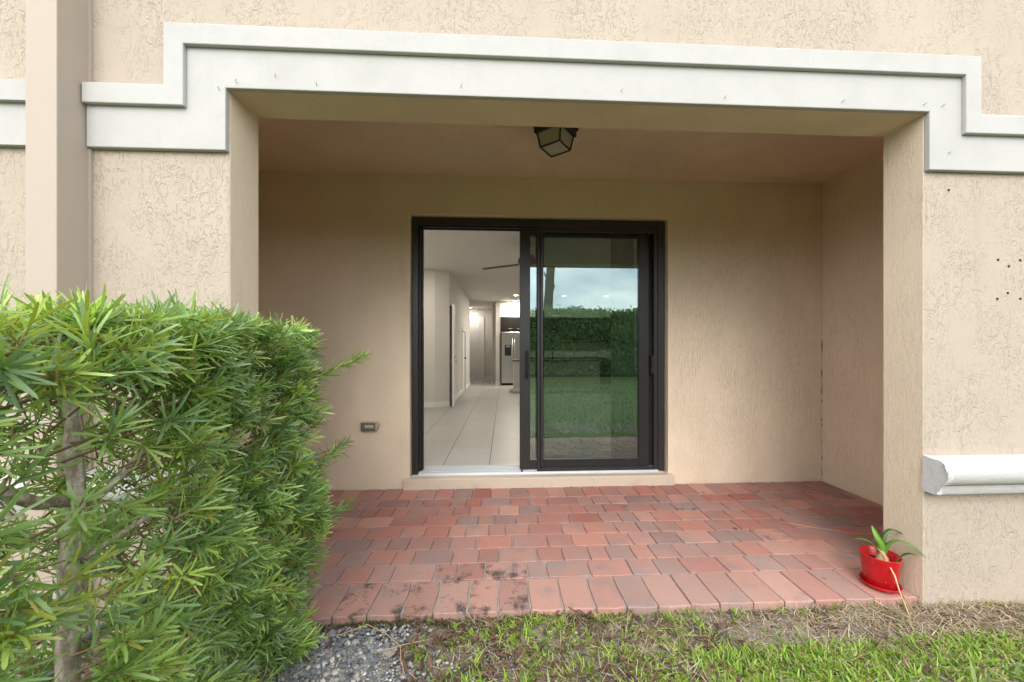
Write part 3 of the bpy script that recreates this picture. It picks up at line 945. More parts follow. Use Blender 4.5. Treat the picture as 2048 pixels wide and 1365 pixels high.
def lever(m, p, d, s):
    m.tube([p, (p[0] + d * 0.05, p[1], p[2])], 0.011, 8)
    m.tube([(p[0] + d * 0.05, p[1], p[2]), (p[0] + d * 0.055, p[1] + s * 0.11, p[2])], 0.009, 6)
    m.lathe([(0, 0), (0, 0)], (0, 0, 0), 3) if False else None


# ajar door
dr = tag(empty("interior_door", (-1.08, 8.26, IZ)), "white interior door standing ajar in the hallway", "door")
ang = math.atan2(0.81, -(-1.0 + 1.08)) 
mt = Matrix.Translation((-1.08, 8.26, 0)) @ Matrix.Rotation(R(5.6), 4, 'Z')
d_ = MB(); d_.box(-0.02, 0.02, -0.81, 0, IZ + 0.012, IZ + 2.045, 0.002)
bmesh.ops.transform(d_.bm, matrix=mt, verts=d_.bm.verts)
d_.build("door_leaf", M["paintwhite"], dr)
for sgn in (-1, 1):
    h = MB(); lever(h, (sgn * 0.02, -0.75, 1.02), sgn, 1)
    bmesh.ops.transform(h.bm, matrix=mt, verts=h.bm.verts)
    h.build("lever_handle", M["steel"], dr)
h = MB(); h.tube([(0.02, -0.74, 1.10), (0.04, -0.74, 1.10)], 0.028, 12)
bmesh.ops.transform(h.bm, matrix=mt, verts=h.bm.verts)
h.build("deadbolt", M["steel"], dr)

cd = tag(empty("closet_door", (-1.10, 10.3, IZ)), "low white closet door with casing in the hallway wall", "door")
MB().box(-1.16, -1.115, 9.94, 10.69, IZ, 1.74).build("door_leaf", M["paintwhite"], cd)
c_ = MB(); c_.box(-1.10, -1.082, 9.86, 9.93, IZ, 1.82, 0.003); c_.box(-1.10, -1.082, 10.70, 10.77, IZ, 1.82, 0.003); c_.box(-1.10, -1.082, 9.93, 10.70, 1.75, 1.82, 0.003)
c_.build("casing", M["paintwhite"], cd)
MB().tube([(-1.115, 10.62, 1.02), (-1.06, 10.62, 1.02)], [0.012, 0.028], 10).build("knob", M["black"], cd)

fd = tag(empty("hall_end_door", (-1.12, 14.55, IZ)), "white two-panel door closing the far end of the hallway", "door")
MB().box(-1.455, -0.83, 14.53, 14.549, IZ, 2.46).build("door_leaf", M["paintwhite"], fd)
for (z0, z1) in ((0.30, 0.98), (1.14, 2.30)):
    MB().box(-1.37, -0.93, 14.519, 14.5305, z0, z1, 0.006).build("raised_panel", M["paintwhite"], fd)
c_ = MB(); c_.box(-0.83, -0.76, 14.515, 14.549, IZ, 2.53, 0.004); c_.box(-1.455, -0.83, 14.515, 14.549, 2.46, 2.53, 0.004)
c_.build("casing", M["paintwhite"], fd)

# refrigerator
fg = tag(empty("refrigerator", (0.30, 12.4, IZ)), "stainless side-by-side refrigerator with black water dispenser", "refrigerator")
MB().box(-0.095, 0.80, 12.05, 12.9, IZ + 0.002, 1.83, 0.006).build("cabinet", M["black"], fg)
MB().box(-0.078, 0.298, 11.985, 12.049, IZ + 0.07, 1.815, 0.018, 3).build("freezer_door", M["steel"], fg)
MB().box(0.306, 0.785, 11.985, 12.049, IZ + 0.07, 1.815, 0.018, 3).build("fridge_door", M["steel"], fg)
MB().box(0.022, 0.226, 11.975, 11.9855, 1.06, 1.405, 0.006, 2).build("water_dispenser", M["black"], fg)
MB().box(0.06, 0.19, 11.969, 11.9755, 1.33, 1.385, 0.003).build("dispenser_display", M["steel"], fg)
for hx in (0.268, 0.338):
    MB().tube([(hx, 11.986, 0.62), (hx, 11.935, 0.66), (hx, 11.925, 1.1), (hx, 11.935, 1.56), (hx, 11.986, 1.60)], 0.013, 8).build("handle", M["steel"], fg, True)

uc = tag(empty("fridge_cabinet", (0.35, 12.6, 1.85)), "black wall cabinet above the refrigerator", "cabinet")
MB().box(-0.117, 0.82, 12.20, 12.9, 1.86, 2.318, 0.003).build("carcass", M["espresso"], uc)
for (a, b) in ((-0.105, 0.345), (0.355, 0.81)):
    MB().box(a, b, 12.18, 12.2005, 1.87, 2.30, 0.004).build("cabinet_door", M["espresso"], uc)
for (a, b) in ((0.14, 0.26), (0.44, 0.56)):
    MB().tube([(a, 12.18, 1.93), (a, 12.15, 1.93), (b, 12.15, 1.93), (b, 12.18, 1.93)], 0.006, 6).build("bar_pull", M["steel"], uc)

kc = tag(empty("kitchen_counter", (2.5, 12.6, IZ)), "dark kitchen cabinets with stone counter along the back wall", "cabinet")
MB().box(0.83, 4.2, 12.35, 12.94, IZ + 0.002, 0.97).build("base_cabinet", M["espresso"], kc)
MB().box(0.825, 4.24, 12.30, 12.94, 0.972, 1.01, 0.004).build("counter_top", M["granite"], kc)
MB().box(0.83, 4.2, 12.58, 12.94, 1.48, 2.318).build("wall_cabinet", M["espresso"], kc)
for k in range(7):
    MB().box(0.845 + k * 0.48, 1.305 + k * 0.48, 12.565, 12.5805, 1.495, 2.305, 0.004).build("cabinet_door", M["espresso"], kc)

il = tag(empty("kitchen_island", (1.4, 10.5, IZ)), "white kitchen island with dark stone counter", "island")
MB().box(0.265, 2.62, 10.12, 10.85, IZ + 0.002, 0.935, 0.003).build("island_body", M["wallpaint"], il)
MB().box(0.215, 2.68, 10.06, 11.0, 0.937, 0.978, 0.004).build("counter_top", M["granite"], il)
MB().box(0.252, 2.62, 10.108, 10.1205, IZ + 0.002, IZ + 0.1).build("baseboard", M["paintwhite"], il)
fa = tag(empty("sink_faucet", (1.40, 10.75, 0.978)), "tall curved faucet on the kitchen island counter", "faucet")
MB().tube([(1.40, 10.75, 0.979), (1.40, 10.75, 1.25), (1.40, 10.72, 1.33), (1.40, 10.64, 1.36), (1.40, 10.56, 1.33), (1.40, 10.54, 1.26)], 0.013, 8).build("spout", M["black"], fa, True)
MB().tube([(1.40, 10.75, 1.03), (1.47, 10.75, 1.07)], 0.008, 6).build("lever", M["black"], fa)

# recessed ceiling lights; the living-room four are unseen, added to brighten indoors
SPOTS = [(-1.27, 14.1, "over the hallway end"), (0.345, 10.85, "nearer of the two beside the kitchen column"), (0.355, 12.1, "in front of the refrigerator"),
         (1.75, 10.85, "over the island middle"), (3.0, 10.85, "over the island right end"), (-1.75, 4.7, "added out of view near the left wall of the living room"), (-1.75, 6.3, "added out of view before the angled wall of the living room"), (3.35, 4.7, "added out of view near the right wall of the living room"), (3.35, 6.6, "added out of view farther along the right wall of the living room")]
for (x, y, where) in SPOTS:
    if where is None: continue
    rl = tag(empty("recessed_light", (x, y, ICZ)), "lit round recessed ceiling light " + where, "ceiling light", "recessed ceiling lights")
    MB().lathe([(0.062, -0.001), (0.064, -0.010), (0.086, -0.008), (0.092, -0.001)], (x, y, ICZ), 24).build("trim_ring", M["paintwhite"], rl, True)
    MB().lathe([(0.0, -0.006), (0.063, -0.006)], (x, y, ICZ), 24).build("lens", M["lens"], rl)
    ld = bpy.data.lights.new("recessed_lamp", 'AREA')
    ld.shape = 'DISK'; ld.size = 0.12; ld.energy = 4 if y > 13 else (12 if y > 8 else 8); ld.color = (1.0, 0.93, 0.83)
    lo = bpy.data.objects.new("recessed_lamp", ld); COL.objects.link(lo)
    lo.location = (0, 0, -0.02); lo.parent = rl

# ceiling fan
FANC = (0.34, 5.5)
fn = tag(empty("ceiling_fan", (FANC[0], FANC[1], ICZ)), "dark ceiling fan seen past the door sash", "fan")
MB().tube([(FANC[0], FANC[1], ICZ - 0.002), (FANC[0], FANC[1], 2.62)], [0.06, 0.02], 14).build("rod", M["black"], fn, True)
MB().lathe([(0, 0.14), (0.10, 0.12), (0.135, 0.06), (0.135, 0.02), (0.10, -0.02), (0.0, -0.03)], (FANC[0], FANC[1], 2.51), 24).build("motor", M["black"], fn, True)
for k in range(4):
    b_ = MB(); b_.box(0.12, 0.66, -0.045, 0.045, -0.004, 0.004, 0.002)
    bmesh.ops.transform(b_.bm, matrix=Matrix.Translation((FANC[0], FANC[1], 2.515)) @ Matrix.Rotation(R(178 + 90 * k), 4, 'Z') @ Matrix.Rotation(R(7), 4, 'Y') @ Matrix.Rotation(R(2), 4, 'X'), verts=b_.bm.verts)
    b_.build("fan_blade", M["fan"], fn)

# vertical blind stacked behind the fixed sash
vb_ = tag(empty("vertical_blind", (1.38, 3.75, ICZ)), "white vertical blind gathered at the right side of the glass door", "blind")
MB().box(-0.80, 1.52, 3.71, 3.77, 2.50, 2.56, 0.003).build("head_track", M["blind"], vb_)
for k in range(16):
    a = R(62 + random.uniform(-6, 6))
    cx_ = 1.09 + k * 0.0185
    m_ = MB(); dx, dy = 0.042 * math.cos(a), 0.042 * math.sin(a)
    ps = [(cx_ - dx, 3.74 - dy), (cx_ - 0.005, 3.74 + 0.004), (cx_ + dx, 3.74 + dy)]
    for (p, q_) in zip(ps, ps[1:]):
        m_.quad((p[0], p[1], 0.15), (q_[0], q_[1], 0.15), (q_[0], q_[1], 2.50), (p[0], p[1], 2.50))
    o_ = m_.build("slat", M["blind"], vb_)
    sm = o_.modifiers.new("thickness", 'SOLIDIFY'); sm.thickness = 0.0012

# ================================================================== PLANTING
# ---- red pot with a bulb plant
PC = (1.985, 1.885)
sau = MB().lathe([(0, 0.002), (0.060, 0.002), (0.078, 0.010), (0.085, 0.024), (0.083, 0.026), (0.076, 0.013), (0.056, 0.007), (0, 0.007)], (PC[0], PC[1], 0.002), 48)
tag(sau.build("pot_saucer", M["red"], None, True), "round red saucer under the potted plant", "saucer")
pot = tag(empty("flower_pot", (PC[0], PC[1], 0.01)), "glossy red round flower pot at the right end of the patio", "pot")
MB().lathe([(0, 0.008), (0.060, 0.008), (0.064, 0.012), (0.077, 0.10), (0.083, 0.164), (0.0845, 0.169), (0.083, 0.171), (0.079, 0.169), (0.070, 0.11), (0.0, 0.108)], (PC[0], PC[1], 0.003), 56).build("pot_body", M["red"], pot, True)
MB().lathe([(0, 0.132), (0.03, 0.136), (0.06, 0.128), (0.072, 0.124)], (PC[0], PC[1], 0.003), 30).build("potting_soil", M["potsoil"], pot, True)
pl = tag(empty("bulb_plant", (PC[0], PC[1], 0.135)), "strap-leaved bulb plant growing in the red pot", "plant")
MB().lathe([(0.0, 0.108), (0.024, 0.115), (0.030, 0.135), (0.024, 0.158), (0.013, 0.176), (0.010, 0.188), (0.0, 0.19)], (PC[0] + 0.002, PC[1] - 0.01, 0.003), 20).build("bulb", M["bulb"], pl, True)


def strap(base, pts, w, name, parent, col):
    """a strap leaf along a 3D polyline"""
    P_ = [Vector(base)] + [Vector(p) for p in pts]
    # smooth the polyline
    sm_ = []
    n_ = len(P_)
    for i in range(n_ - 1):
        p0, p1, p2, p3 = P_[max(i - 1, 0)], P_[i], P_[i + 1], P_[min(i + 2, n_ - 1)]
        for k in range(5):
            t_ = k / 5
            sm_.append(0.5 * ((2 * p1) + (p2 - p0) * t_ + (2 * p0 - 5 * p1 + 4 * p2 - p3) * t_ ** 2 + (3 * p1 - p0 - 3 * p2 + p3) * t_ ** 3))
    sm_.append(P_[-1])
    V_, F_ = [], []
    m = len(sm_)
    prevs = None
    for i, p in enumerate(sm_):
        d = (sm_[min(i + 1, m - 1)] - sm_[max(i - 1, 0)]).normalized()
        s_ = d.cross(Vector((0, 0, 1)))
        if s_.length < 0.25:
            s_ = prevs if prevs is not None else d.cross(Vector((0.72, 0.69, 0)))
        s_ = s_.normalized()
        if prevs is not None and s_.dot(prevs) < 0: s_ = -s_
        if prevs is not None: s_ = (s_ * 0.4 + prevs * 0.6).normalized()
        prevs = s_
        n2 = s_.cross(d)
        tt = i / (m - 1)
        ww = w * (0.62 + 0.38 * math.sin(min(tt * 1.6, 1) * math.pi / 2)) * (1 if tt < 0.6 else max(0.05, 1 - ((tt - 0.6) / 0.4) ** 1.8))
        V_ += [p - s_ * ww / 2 + n2 * ww * 0.14, p, p + s_ * ww / 2 + n2 * ww * 0.14]
    for i in range(m - 1):
        a = i * 3
        F_ += [(a, a + 1, a + 4, a + 3), (a + 1, a + 2, a + 5, a + 4)]
    me = raw_mesh(name, np.array([list(v) for v in V_]), np.array(F_), None, np.tile(np.array(col), (len(V_), 1)))
    o = link(name, me, M["lily"], parent, True)
    so = o.modifiers.new("thickness", 'SOLIDIFY'); so.thickness = 0.0012
    return o


vr = Vector((0.73, 0.68, 0)).normalized()      # away from the viewer
sd = Vector((0.68, -0.73, 0)).normalized()     # to the viewer's right
bp = Vector((PC[0] + 0.002, PC[1] - 0.01, 0.18))
def bpt(s, up, aw=0.0): return bp + sd * s + Vector((0, 0, up)) + vr * aw
GR = (0.12, 0.25, 0.035)
strap(bpt(-0.002, -0.01), [bpt(-0.006, 0.045), bpt(-0.022, 0.09, 0.01), bpt(-0.042, 0.125, 0.025)], 0.036, "leaf", pl, (0.16, 0.30, 0.04))
strap(bpt(0.006, -0.01), [bpt(0.022, 0.055, .005), bpt(0.06, 0.085, .01), bpt(0.11, 0.075, .012), bpt(0.158, 0.034, .012)], 0.026, "leaf", pl, GR)
strap(bpt(-0.008, -0.01), [bpt(-0.035, 0.035, -.01), bpt(-0.07, 0.055, -.02), bpt(-0.11, 0.050, -.03)], 0.028, "leaf", pl, (0.14, 0.26, 0.06))
strap(bpt(0.004, -0.01, .01), [bpt(0.006, 0.075, .03), bpt(0.03, 0.115, .06), bpt(0.07, 0.105, .08), bpt(0.105, 0.075, .09)], 0.022, "leaf", pl, (0.06, 0.15, 0.025))
strap(bpt(0.052, -0.045), [bpt(0.065, 0.0), bpt(0.095, 0.028, .01), bpt(0.125, 0.030, .015)], 0.020, "leaf", pl, (0.07, 0.17, 0.03))
MB().tube([bpt(-0.02, 0.02), bpt(0.0, 0.006, -0.01), bpt(0.012, -0.012, -0.03), bpt(0.045, -0.06, -0.092), bpt(0.062, -0.12, -0.115), bpt(0.09, -0.19, -0.15), bpt(0.105, -0.222, -0.20), bpt(0.13, -0.228, -0.25)],
          [0.002, 0.003, 0.0028, 0.0042, 0.003, 0.0025, 0.0028, 0.0015], 6).build("dead_flower_stalk", M["stalk"], pl, True)
for k in range(7):
    a = bpt(0.105 + 0.012 * random.uniform(-1, 1), -0.222, -0.20 + 0.02 * random.uniform(-1, 1))
    strap(a, [a + Vector((random.uniform(-.02, .03), random.uniform(-.03, .01), random.uniform(-.002, .02))), a + Vector((random.uniform(-.03, .05), random.uniform(-.05, .0), random.uniform(-.006, .012)))], 0.012, "withered_petal", pl, (0.33, 0.17, 0.07)).data.materials[0] = M["straw"]

# ---- podocarpus hedge along the left
LEAF_COLS = np.array([(0.200, 0.300, 0.100), (0.245, 0.350, 0.110), (0.300, 0.405, 0.120), (0.165, 0.260, 0.120), (0.345, 0.430, 0.115), (0.205, 0.300, 0.140)])
TPL = []
for k in range(10):
    c = np.array([list(LEAF_COLS[k % 6] * (1.0 + 0.08 * (k % 3)))])
    if k == 9: c = np.array([[0.30, 0.33, 0.06]])
    me = blade_mesh("leaf", np.zeros((1, 3)), np.array([[0, 0, 1.0]]), np.array([[0, 1.0, 0]]), np.array([1.0]), np.array([0.078 + 0.010 * (k % 3)]), np.array([0.05 + 0.04 * (k % 5)]), c)
    me.materials.append(M["leaf"])
    TPL.append(me)


def shrub(label, y0, y1, trunks, branches, n_whorls, seed, near):
    g_ = np.random.default_rng(seed)
    root = tag(empty("podocarpus_shrub", (-1.08, (y0 + y1) / 2, GZ)), label, "shrub", "podocarpus shrubs of the hedge at the left")
    for pts, rad in trunks:
        pts = [Vector(p) for p in pts]
        fine, rr_ = [], []
        for i in range(len(pts) - 1):
            for k in range(4):
                t_ = k / 4
                p = pts[i].lerp(pts[i + 1], t_)
                fine.append(p + Vector((g_.normal(0, .0025), g_.normal(0, .0025), 0)))
                rr_.append((rad[i] + (rad[i + 1] - rad[i]) * t_) * (1 + g_.normal(0, .05)))
        fine.append(pts[-1]); rr_.append(rad[-1])
        MB().tube(fine, rr_, 9).build("trunk", M["bark"], root, True)
    for pts, rad in branches:
        MB().tube(pts, rad, 7).build("branch", M["bark"], root, True)
    # whorl tips
    T, A = [], []
    tries = 0
    X0, X1, Z1 = -1.50, (-0.79 if near else -0.822), 1.335
    while len(T) < n_whorls and tries < n_whorls * 40:
        tries += 1
        kind = g_.random()
        y = g_.uniform(y0, y1)
        z = g_.uniform(0.02, Z1)
        if kind < 0.50:      # face towards the patio
            x = X1 - abs(g_.normal(0, 0.055))
            ax = np.array([1.0, g_.normal(0, .35), g_.normal(.35, .4)])
        elif kind < 0.70:    # top
            z = Z1 - abs(g_.normal(0, 0.05)); x = g_.uniform(X0, X1)
            ax = np.array([g_.normal(.2, .4), g_.normal(0, .4), 1.0])
        elif kind < 0.80:    # rear
            x = X0 + abs(g_.normal(0, 0.07))
            ax = np.array([-1.0, g_.normal(0, .35), g_.normal(.35, .4)])
        else:                # inside
            x = g_.uniform(X0, X1 - 0.08)
            ax = np.array([g_.normal(.5, .6), g_.normal(0, .6), g_.normal(.6, .4)])
        if y1 > 1.6 and y > 1.45 and g_.random() < 0.5:
            ax[1] += 0.7
        # uneven outline and gaps
        bulge = 0.035 * math.sin(5 * y + 1.3 * seed) + 0.030 * math.sin(7.1 * z + 2 * y) + 0.02 * math.sin(17 * y + 11 * z)
        x += bulge
        if kind >= 0.5 and kind < 0.7: z += 0.022 * math.sin(9 * y + 4 * x) + 0.02 * math.sin(23 * y)
        hole = math.sin(13.7 * y + 3.1 * z + seed) * math.sin(11.3 * z - 5.2 * y + 2 * seed)
        if hole > 0.45 and g_.random() < 0.75: continue
        if near and x > -0.98 and 0.62 < y < 1.02 and 0.15 < z < 1.2 and g_.random() < (0.70 if z > 0.62 else 0.42): continue
        T.append((x, y, z)); A.append(ax)
    # a few long shoots that stick out
    if y1 > 1.6:
        for (bx, by, bz, tx, ty, tz) in ((-0.86, 1.66, 1.10, -0.62, 1.70, 1.225), (-0.82, 1.62, 0.72, -0.715, 1.72, 0.83), (-0.85, 1.6, 0.50, -0.70, 1.70, 0.56)):
            for k in range(7):
                f_ = k / 6
                T.append((bx + (tx - bx) * f_, by + (ty - by) * f_, bz + (tz - bz) * f_))
                A.append(np.array([tx - bx, ty - by, tz - bz]) / 0.26 + g_.normal(0, .1, 3))
    T = np.array(T); A = norm(np.array(A))
    nw = len(T)
    P, D, N_, L, W, B, C = [], [], [], [], [], [], []
    twig_pts = []
    for i in range(nw):
        a = A[i]
        ref = np.array([0, 0, 1.0]) if abs(a[2]) < 0.9 else np.array([1.0, 0, 0])
        s = norm(np.cross(a, ref)); b = np.cross(s, a)
        nl = int(g_.integers(16, 27))
        size = g_.uniform(0.042, 0.078) * (1.08 if near else 0.95)
        base = LEAF_COLS[g_.integers(0, 6)] * g_.uniform(0.85, 1.6)
        young = g_.random() < 0.12
        stem = g_.uniform(0.03, 0.075)
        j = np.arange(nl)
        ph = j * 2.39996 + g_.uniform(0, 6.28)
        t_ = (j + 0.5) / nl
        pol = np.radians(18 + 78 * t_) + g_.normal(0, .13, nl)
        d = a[None] * np.cos(pol)[:, None] + (s[None] * np.cos(ph)[:, None] + b[None] * np.sin(ph)[:, None]) * np.sin(pol)[:, None]
        p = T[i][None] - a[None] * (t_ * stem)[:, None]
        P.append(p); D.append(d); N_.append(a[None] + g_.normal(0, .15, (nl, 3)))
        L.append(size * (0.62 + 0.45 * np.sin(np.pi * np.clip(t_ + .15, 0, 1))) * g_.uniform(.85, 1.15, nl))
        W.append(g_.uniform(.0042, .0070, nl))
        B.append(g_.normal(.10, .12, nl))
        col = base[None] * g_.uniform(.82, 1.2, (nl, 1))
        if young: col = col * 0.45 + np.array([0.19, 0.27, 0.045])[None] * 0.7
        yl = g_.random(nl) < 0.012
        col[yl] = (0.36, 0.32, 0.05)
        br_ = g_.random(nl) < 0.018
        col[br_] = (0.27, 0.17, 0.07)
        C.append(col)
        inner = T[i] - a * g_.uniform(.07, .13)
        inner = inner * 0.75 + np.array([-1.08, T[i][1], T[i][2] - 0.12]) * 0.25
        twig_pts.append((T[i], T[i] - a * stem, inner))
    P, D, N_, C = map(np.concatenate, (P, D, N_, C))
    L, W, B = map(np.concatenate, (L, W, B))
    # the leaves that show largest become parts of their own
    dist = np.linalg.norm(P - np.array([0, 0, CAM_H]), axis=1)
    score = L / dist * (P[:, 0] > -0.90) * (D[:, 0] > -0.2) * (P[:, 1] / np.maximum(-P[:, 0], .1) > 0.78)
    pick = np.argsort(-score)[:240]
    keep = np.ones(len(P), bool); keep[pick] = False
    fo = link("foliage", blade_mesh("foliage", P[keep], D[keep], N_[keep], L[keep], W[keep], B[keep], C[keep]), M["leaf"], root)
    fo["kind"] = "stuff"
    for q_ in pick:
        d = Vector(D[q_]).normalized(); n2 = Vector(N_[q_]); s2 = d.cross(n2).normalized(); n2 = s2.cross(d)
        # template: length along Z, upper side Y
        bri = C[q_].sum()
        ti_ = int(np.argmin([abs((LEAF_COLS[k % 6] * (1 + .08 * (k % 3))).sum() - bri) + 0.02 * g_.random() for k in range(9)]))
        if C[q_][0] > 0.3: ti_ = 9
        o = bpy.data.objects.new("leaf", TPL[ti_])
        mtx = Matrix((( -s2.x, n2.x, d.x), (-s2.y, n2.y, d.y), (-s2.z, n2.z, d.z))).to_4x4()
        o.parent = root
        o.matrix_parent_inverse = Matrix.Translation(-Vector(root.location))
        o.matrix_basis = Matrix.Translation(Vector(P[q_])) @ mtx @ Matrix.Scale(float(L[q_]), 4)
        COL.objects.link(o)
    tw_ = MB()
    for (a_, b_, c_) in twig_pts:
        tw_.tube([c_, b_, a_], [0.0030, 0.0022, 0.0015], 4, False)
    t_o = tw_.build("twigs", M["twig"], root, True, False); t_o["kind"] = "stuff"
    return root


shrub("near podocarpus shrub with thick pale trunk, at the left edge of the picture", 0.30, 0.80,
      [([(-1.10, 0.66, GZ - .02), (-1.09, 0.66, .35), (-1.08, 0.67, .8), (-1.07, 0.66, 1.2)], [.021, .019, .016, .010])],
      [([(-1.00, .92, .90), (-0.98, .84, .925), (-0.965, .76, .985), (-0.95, .68, 1.075), (-0.96, .60, 1.16)], [.013, .013, .012, .011, .009]),
       ([(-1.08, .66, .5), (-.98, .6, .62), (-.90, .55, .78)], [.008, .006, .004]),
       ([(-1.08, .66, .9), (-.98, .72, 1.05), (-.90, .74, 1.2)], [.008, .006, .004])], 640, 3, True)
shrub("middle podocarpus shrub whose pale grey trunk shows through the leaves", 0.80, 1.22,
      [([(-1.03, .93, GZ - .02), (-1.02, .93, .3), (-1.01, .925, .65), (-1.00, .93, .9), (-1.01, .93, 1.12), (-1.03, .94, 1.27)], [.022, .021, .019, .017, .014, .008])],
      [([(-1.0, .93, .86), (-.95, .97, .93), (-.91, 1.0, 1.0)], [.010, .008, .006]),
       ([(-1.01, .93, .42), (-.93, 1.0, .46), (-.86, 1.06, .52)], [.008, .006, .003]),
       ([(-1.01, .93, .28), (-.95, .86, .30), (-.90, .79, .27)], [.006, .005, .003]),
       ([(-1.0, .93, .75), (-.92, 1.03, .82), (-.86, 1.12, .90)], [.008, .006, .003])], 640, 8, True)
shrub("podocarpus shrub at the house end of the hedge, beside the brick patio", 1.22, 1.70,
      [([(-.97, 1.50, GZ - .02), (-.965, 1.50, .4), (-.96, 1.505, .8), (-.97, 1.5, 1.1)], [.015, .013, .011, .007]),
       ([(-1.12, 1.34, GZ - .02), (-1.11, 1.34, .5), (-1.09, 1.35, 1.1)], [.014, .012, .007])],
      [([(-.96, 1.5, .72), (-.92, 1.52, .80), (-.87, 1.56, .88)], [.007, .005, .003]),
       ([(-.96, 1.5, .95), (-.92, 1.42, 1.06), (-.88, 1.36, 1.16)], [.007, .005, .003]),
       ([(-.965, 1.5, .3), (-.9, 1.42, .42), (-.86, 1.38, .5)], [.006, .005, .003])], 1050, 5, False)

# grey conduit at the foot of the wall behind the hedge
MB().tube([(-1.42, 1.20, GZ - .02), (-1.42, 1.20, .16), (-1.415, 1.215, .22), (-1.40, 1.25, .26), (-1.40, 1.33, .275), (-1.40, 1.76, .275)], 0.021, 12).build("conduit_pipe", M["pvc"], None, True)
tag(bpy.data.objects["conduit_pipe"], "grey bent conduit pipe behind the hedge by the wall", "pipe")

# ---- strip of ground in front of the patio: gravel, mulch, straw, grass
def rock_mesh(k, flat):
    r = random.Random(40 + k)
    bm = bmesh.new()
    bmesh.ops.create_icosphere(bm, subdivisions=1, radius=0.5)
    for v in bm.verts:
        v.co *= r.uniform(0.72, 1.12)
        v.co.z *= flat
        v.co.x *= 1.25
    me = bpy.data.meshes.new("stone")
    bm.to_mesh(me); bm.free()
    return me


def set_tint(me, col):
    at = me.attributes.new("tint", 'FLOAT_COLOR', 'POINT')
    for d in at.data: d.color = (*col, 1)


SLATE = [(0.19, 0.205, 0.225), (0.24, 0.25, 0.265), (0.155, 0.17, 0.19), (0.30, 0.305, 0.315)]
PALE = [(0.46, 0.43, 0.38), (0.38, 0.35, 0.31), (0.58, 0.55, 0.50)]
ROCKS = []
for k in range(12):
    me = rock_mesh(k, 0.42 if k < 8 else 0.7)
    set_tint(me, SLATE[k % 4] if k < 8 else PALE[k % 3])
    me.materials.append(M["stone"])
    ROCKS.append(me)
gb = MB()
# low bed of sandy grit
gbx, gby = 14, 8
gv = {}
for i in range(gbx):
    for j in range(gby):
        x = -1.5 + i * 0.083; y = 1.10 + j * 0.09
        edge = min(i, gbx - 1 - i, j, gby - 1 - j)
        gv[i, j] = gb.bm.verts.new((x, min(y, 1.745), ground_z(x, y) + (0.010 if edge > 0 else -0.012) + 0.004 * math.sin(i * 2.1 + j * 3.3)))
for i in range(gbx - 1):
    for j in range(gby - 1):
        gb.bm.faces.new((gv[i, j], gv[i + 1, j], gv[i + 1, j + 1], gv[i, j + 1]))
bed = tag(gb.build("gravel_bed", M["sand"], None, True), "patch of slate chips and pale grit between hedge and lawn", None, None, "structure")
gr_ = random.Random(77)
cnt = 0
while cnt < 290:
    x = gr_.uniform(-0.95, -0.22); y = gr_.uniform(1.40, 1.735)
    if gr_.random() > (1.0 if x < -0.5 else 0.18): continue
    big = gr_.random()
    s = 0.018 + 0.024 * big * big
    k = gr_.randrange(8) if gr_.random() < (0.75 if x < -0.42 else 0.45) else 8 + gr_.randrange(4)
    if k >= 8: s *= 0.85
    o = bpy.data.objects.new("stone", ROCKS[k])
    o.location = (x, y, ground_z(x, y) + 0.016 + gr_.uniform(0, .008))
    o.scale = (s, s * gr_.uniform(.7, 1.0), s * gr_.uniform(.8, 1.1))
    o.rotation_euler = (gr_.uniform(-.5, .5), gr_.uniform(-.5, .5), gr_.uniform(0, 6.3))
    COL.objects.link(o); o.parent = bed
    cnt += 1
# finer grit, too small to pick apart
def scatter_rocks(name, n, xr, yr, smin, smax, cols, parent, seed, dens=None):
    r = np.random.default_rng(seed)
    base = bmesh.new(); bmesh.ops.create_icosphere(base, subdivisions=1, radius=0.5)
    bvv = np.array([v.co[:] for v in base.verts]); bff = np.array([[v.index for v in f_.verts] for f_ in base.faces]); base.free()
    V_, F_, C_ = [], [], []
    k = 0
    while k < n:
        x, y = r.uniform(*xr), r.uniform(*yr)
        if dens is not None and r.random() > dens(x, y): continue
        s = smin + (smax - smin) * r.random() ** 2
        a = r.uniform(0, 6.28)
        v = bvv * r.uniform(.75, 1.15, (len(bvv), 1)) * np.array([1.2, .9, .65]) * s
        v = v @ np.array([[math.cos(a), math.sin(a), 0], [-math.sin(a), math.cos(a), 0], [0, 0, 1]])
        V_.append(v + np.array([x, y, ground_z(x, y) + (0.013 if parent is not None and x < -0.43 and y < 1.73 else 0.004) + s * 0.15])); F_.append(bff + k * len(bvv))
        c = np.array(cols[r.integers(0, len(cols))]) * r.uniform(.8, 1.15)
        C_.append(np.tile(c, (len(bvv), 1)))
        k += 1
    me = raw_mesh(name, np.concatenate(V_), None, np.concatenate(F_), np.concatenate(C_))
    o = link(name, me, M["stone"], parent)
    o["kind"] = "stuff"
    return o


scatter_rocks("grit", 5600, (-1.2, 0.35), (1.38, 1.775), .004, .017, SLATE + SLATE + PALE, bed, 4, lambda x, y: 1.0 if x < -0.42 + 0.1 * math.sin(y * 30) else 0.12)
tag(scatter_rocks("loose_grit", 1500, (-0.2, 2.7), (1.38, 1.78), .003, .010, [(0.05, 0.045, 0.04), (0.12, 0.10, 0.085), (0.4, 0.37, 0.33), (0.2, 0.2, 0.21)], None, 6), "small grit and crumbs scattered over the bare soil before the patio", "grit", None, "stuff")


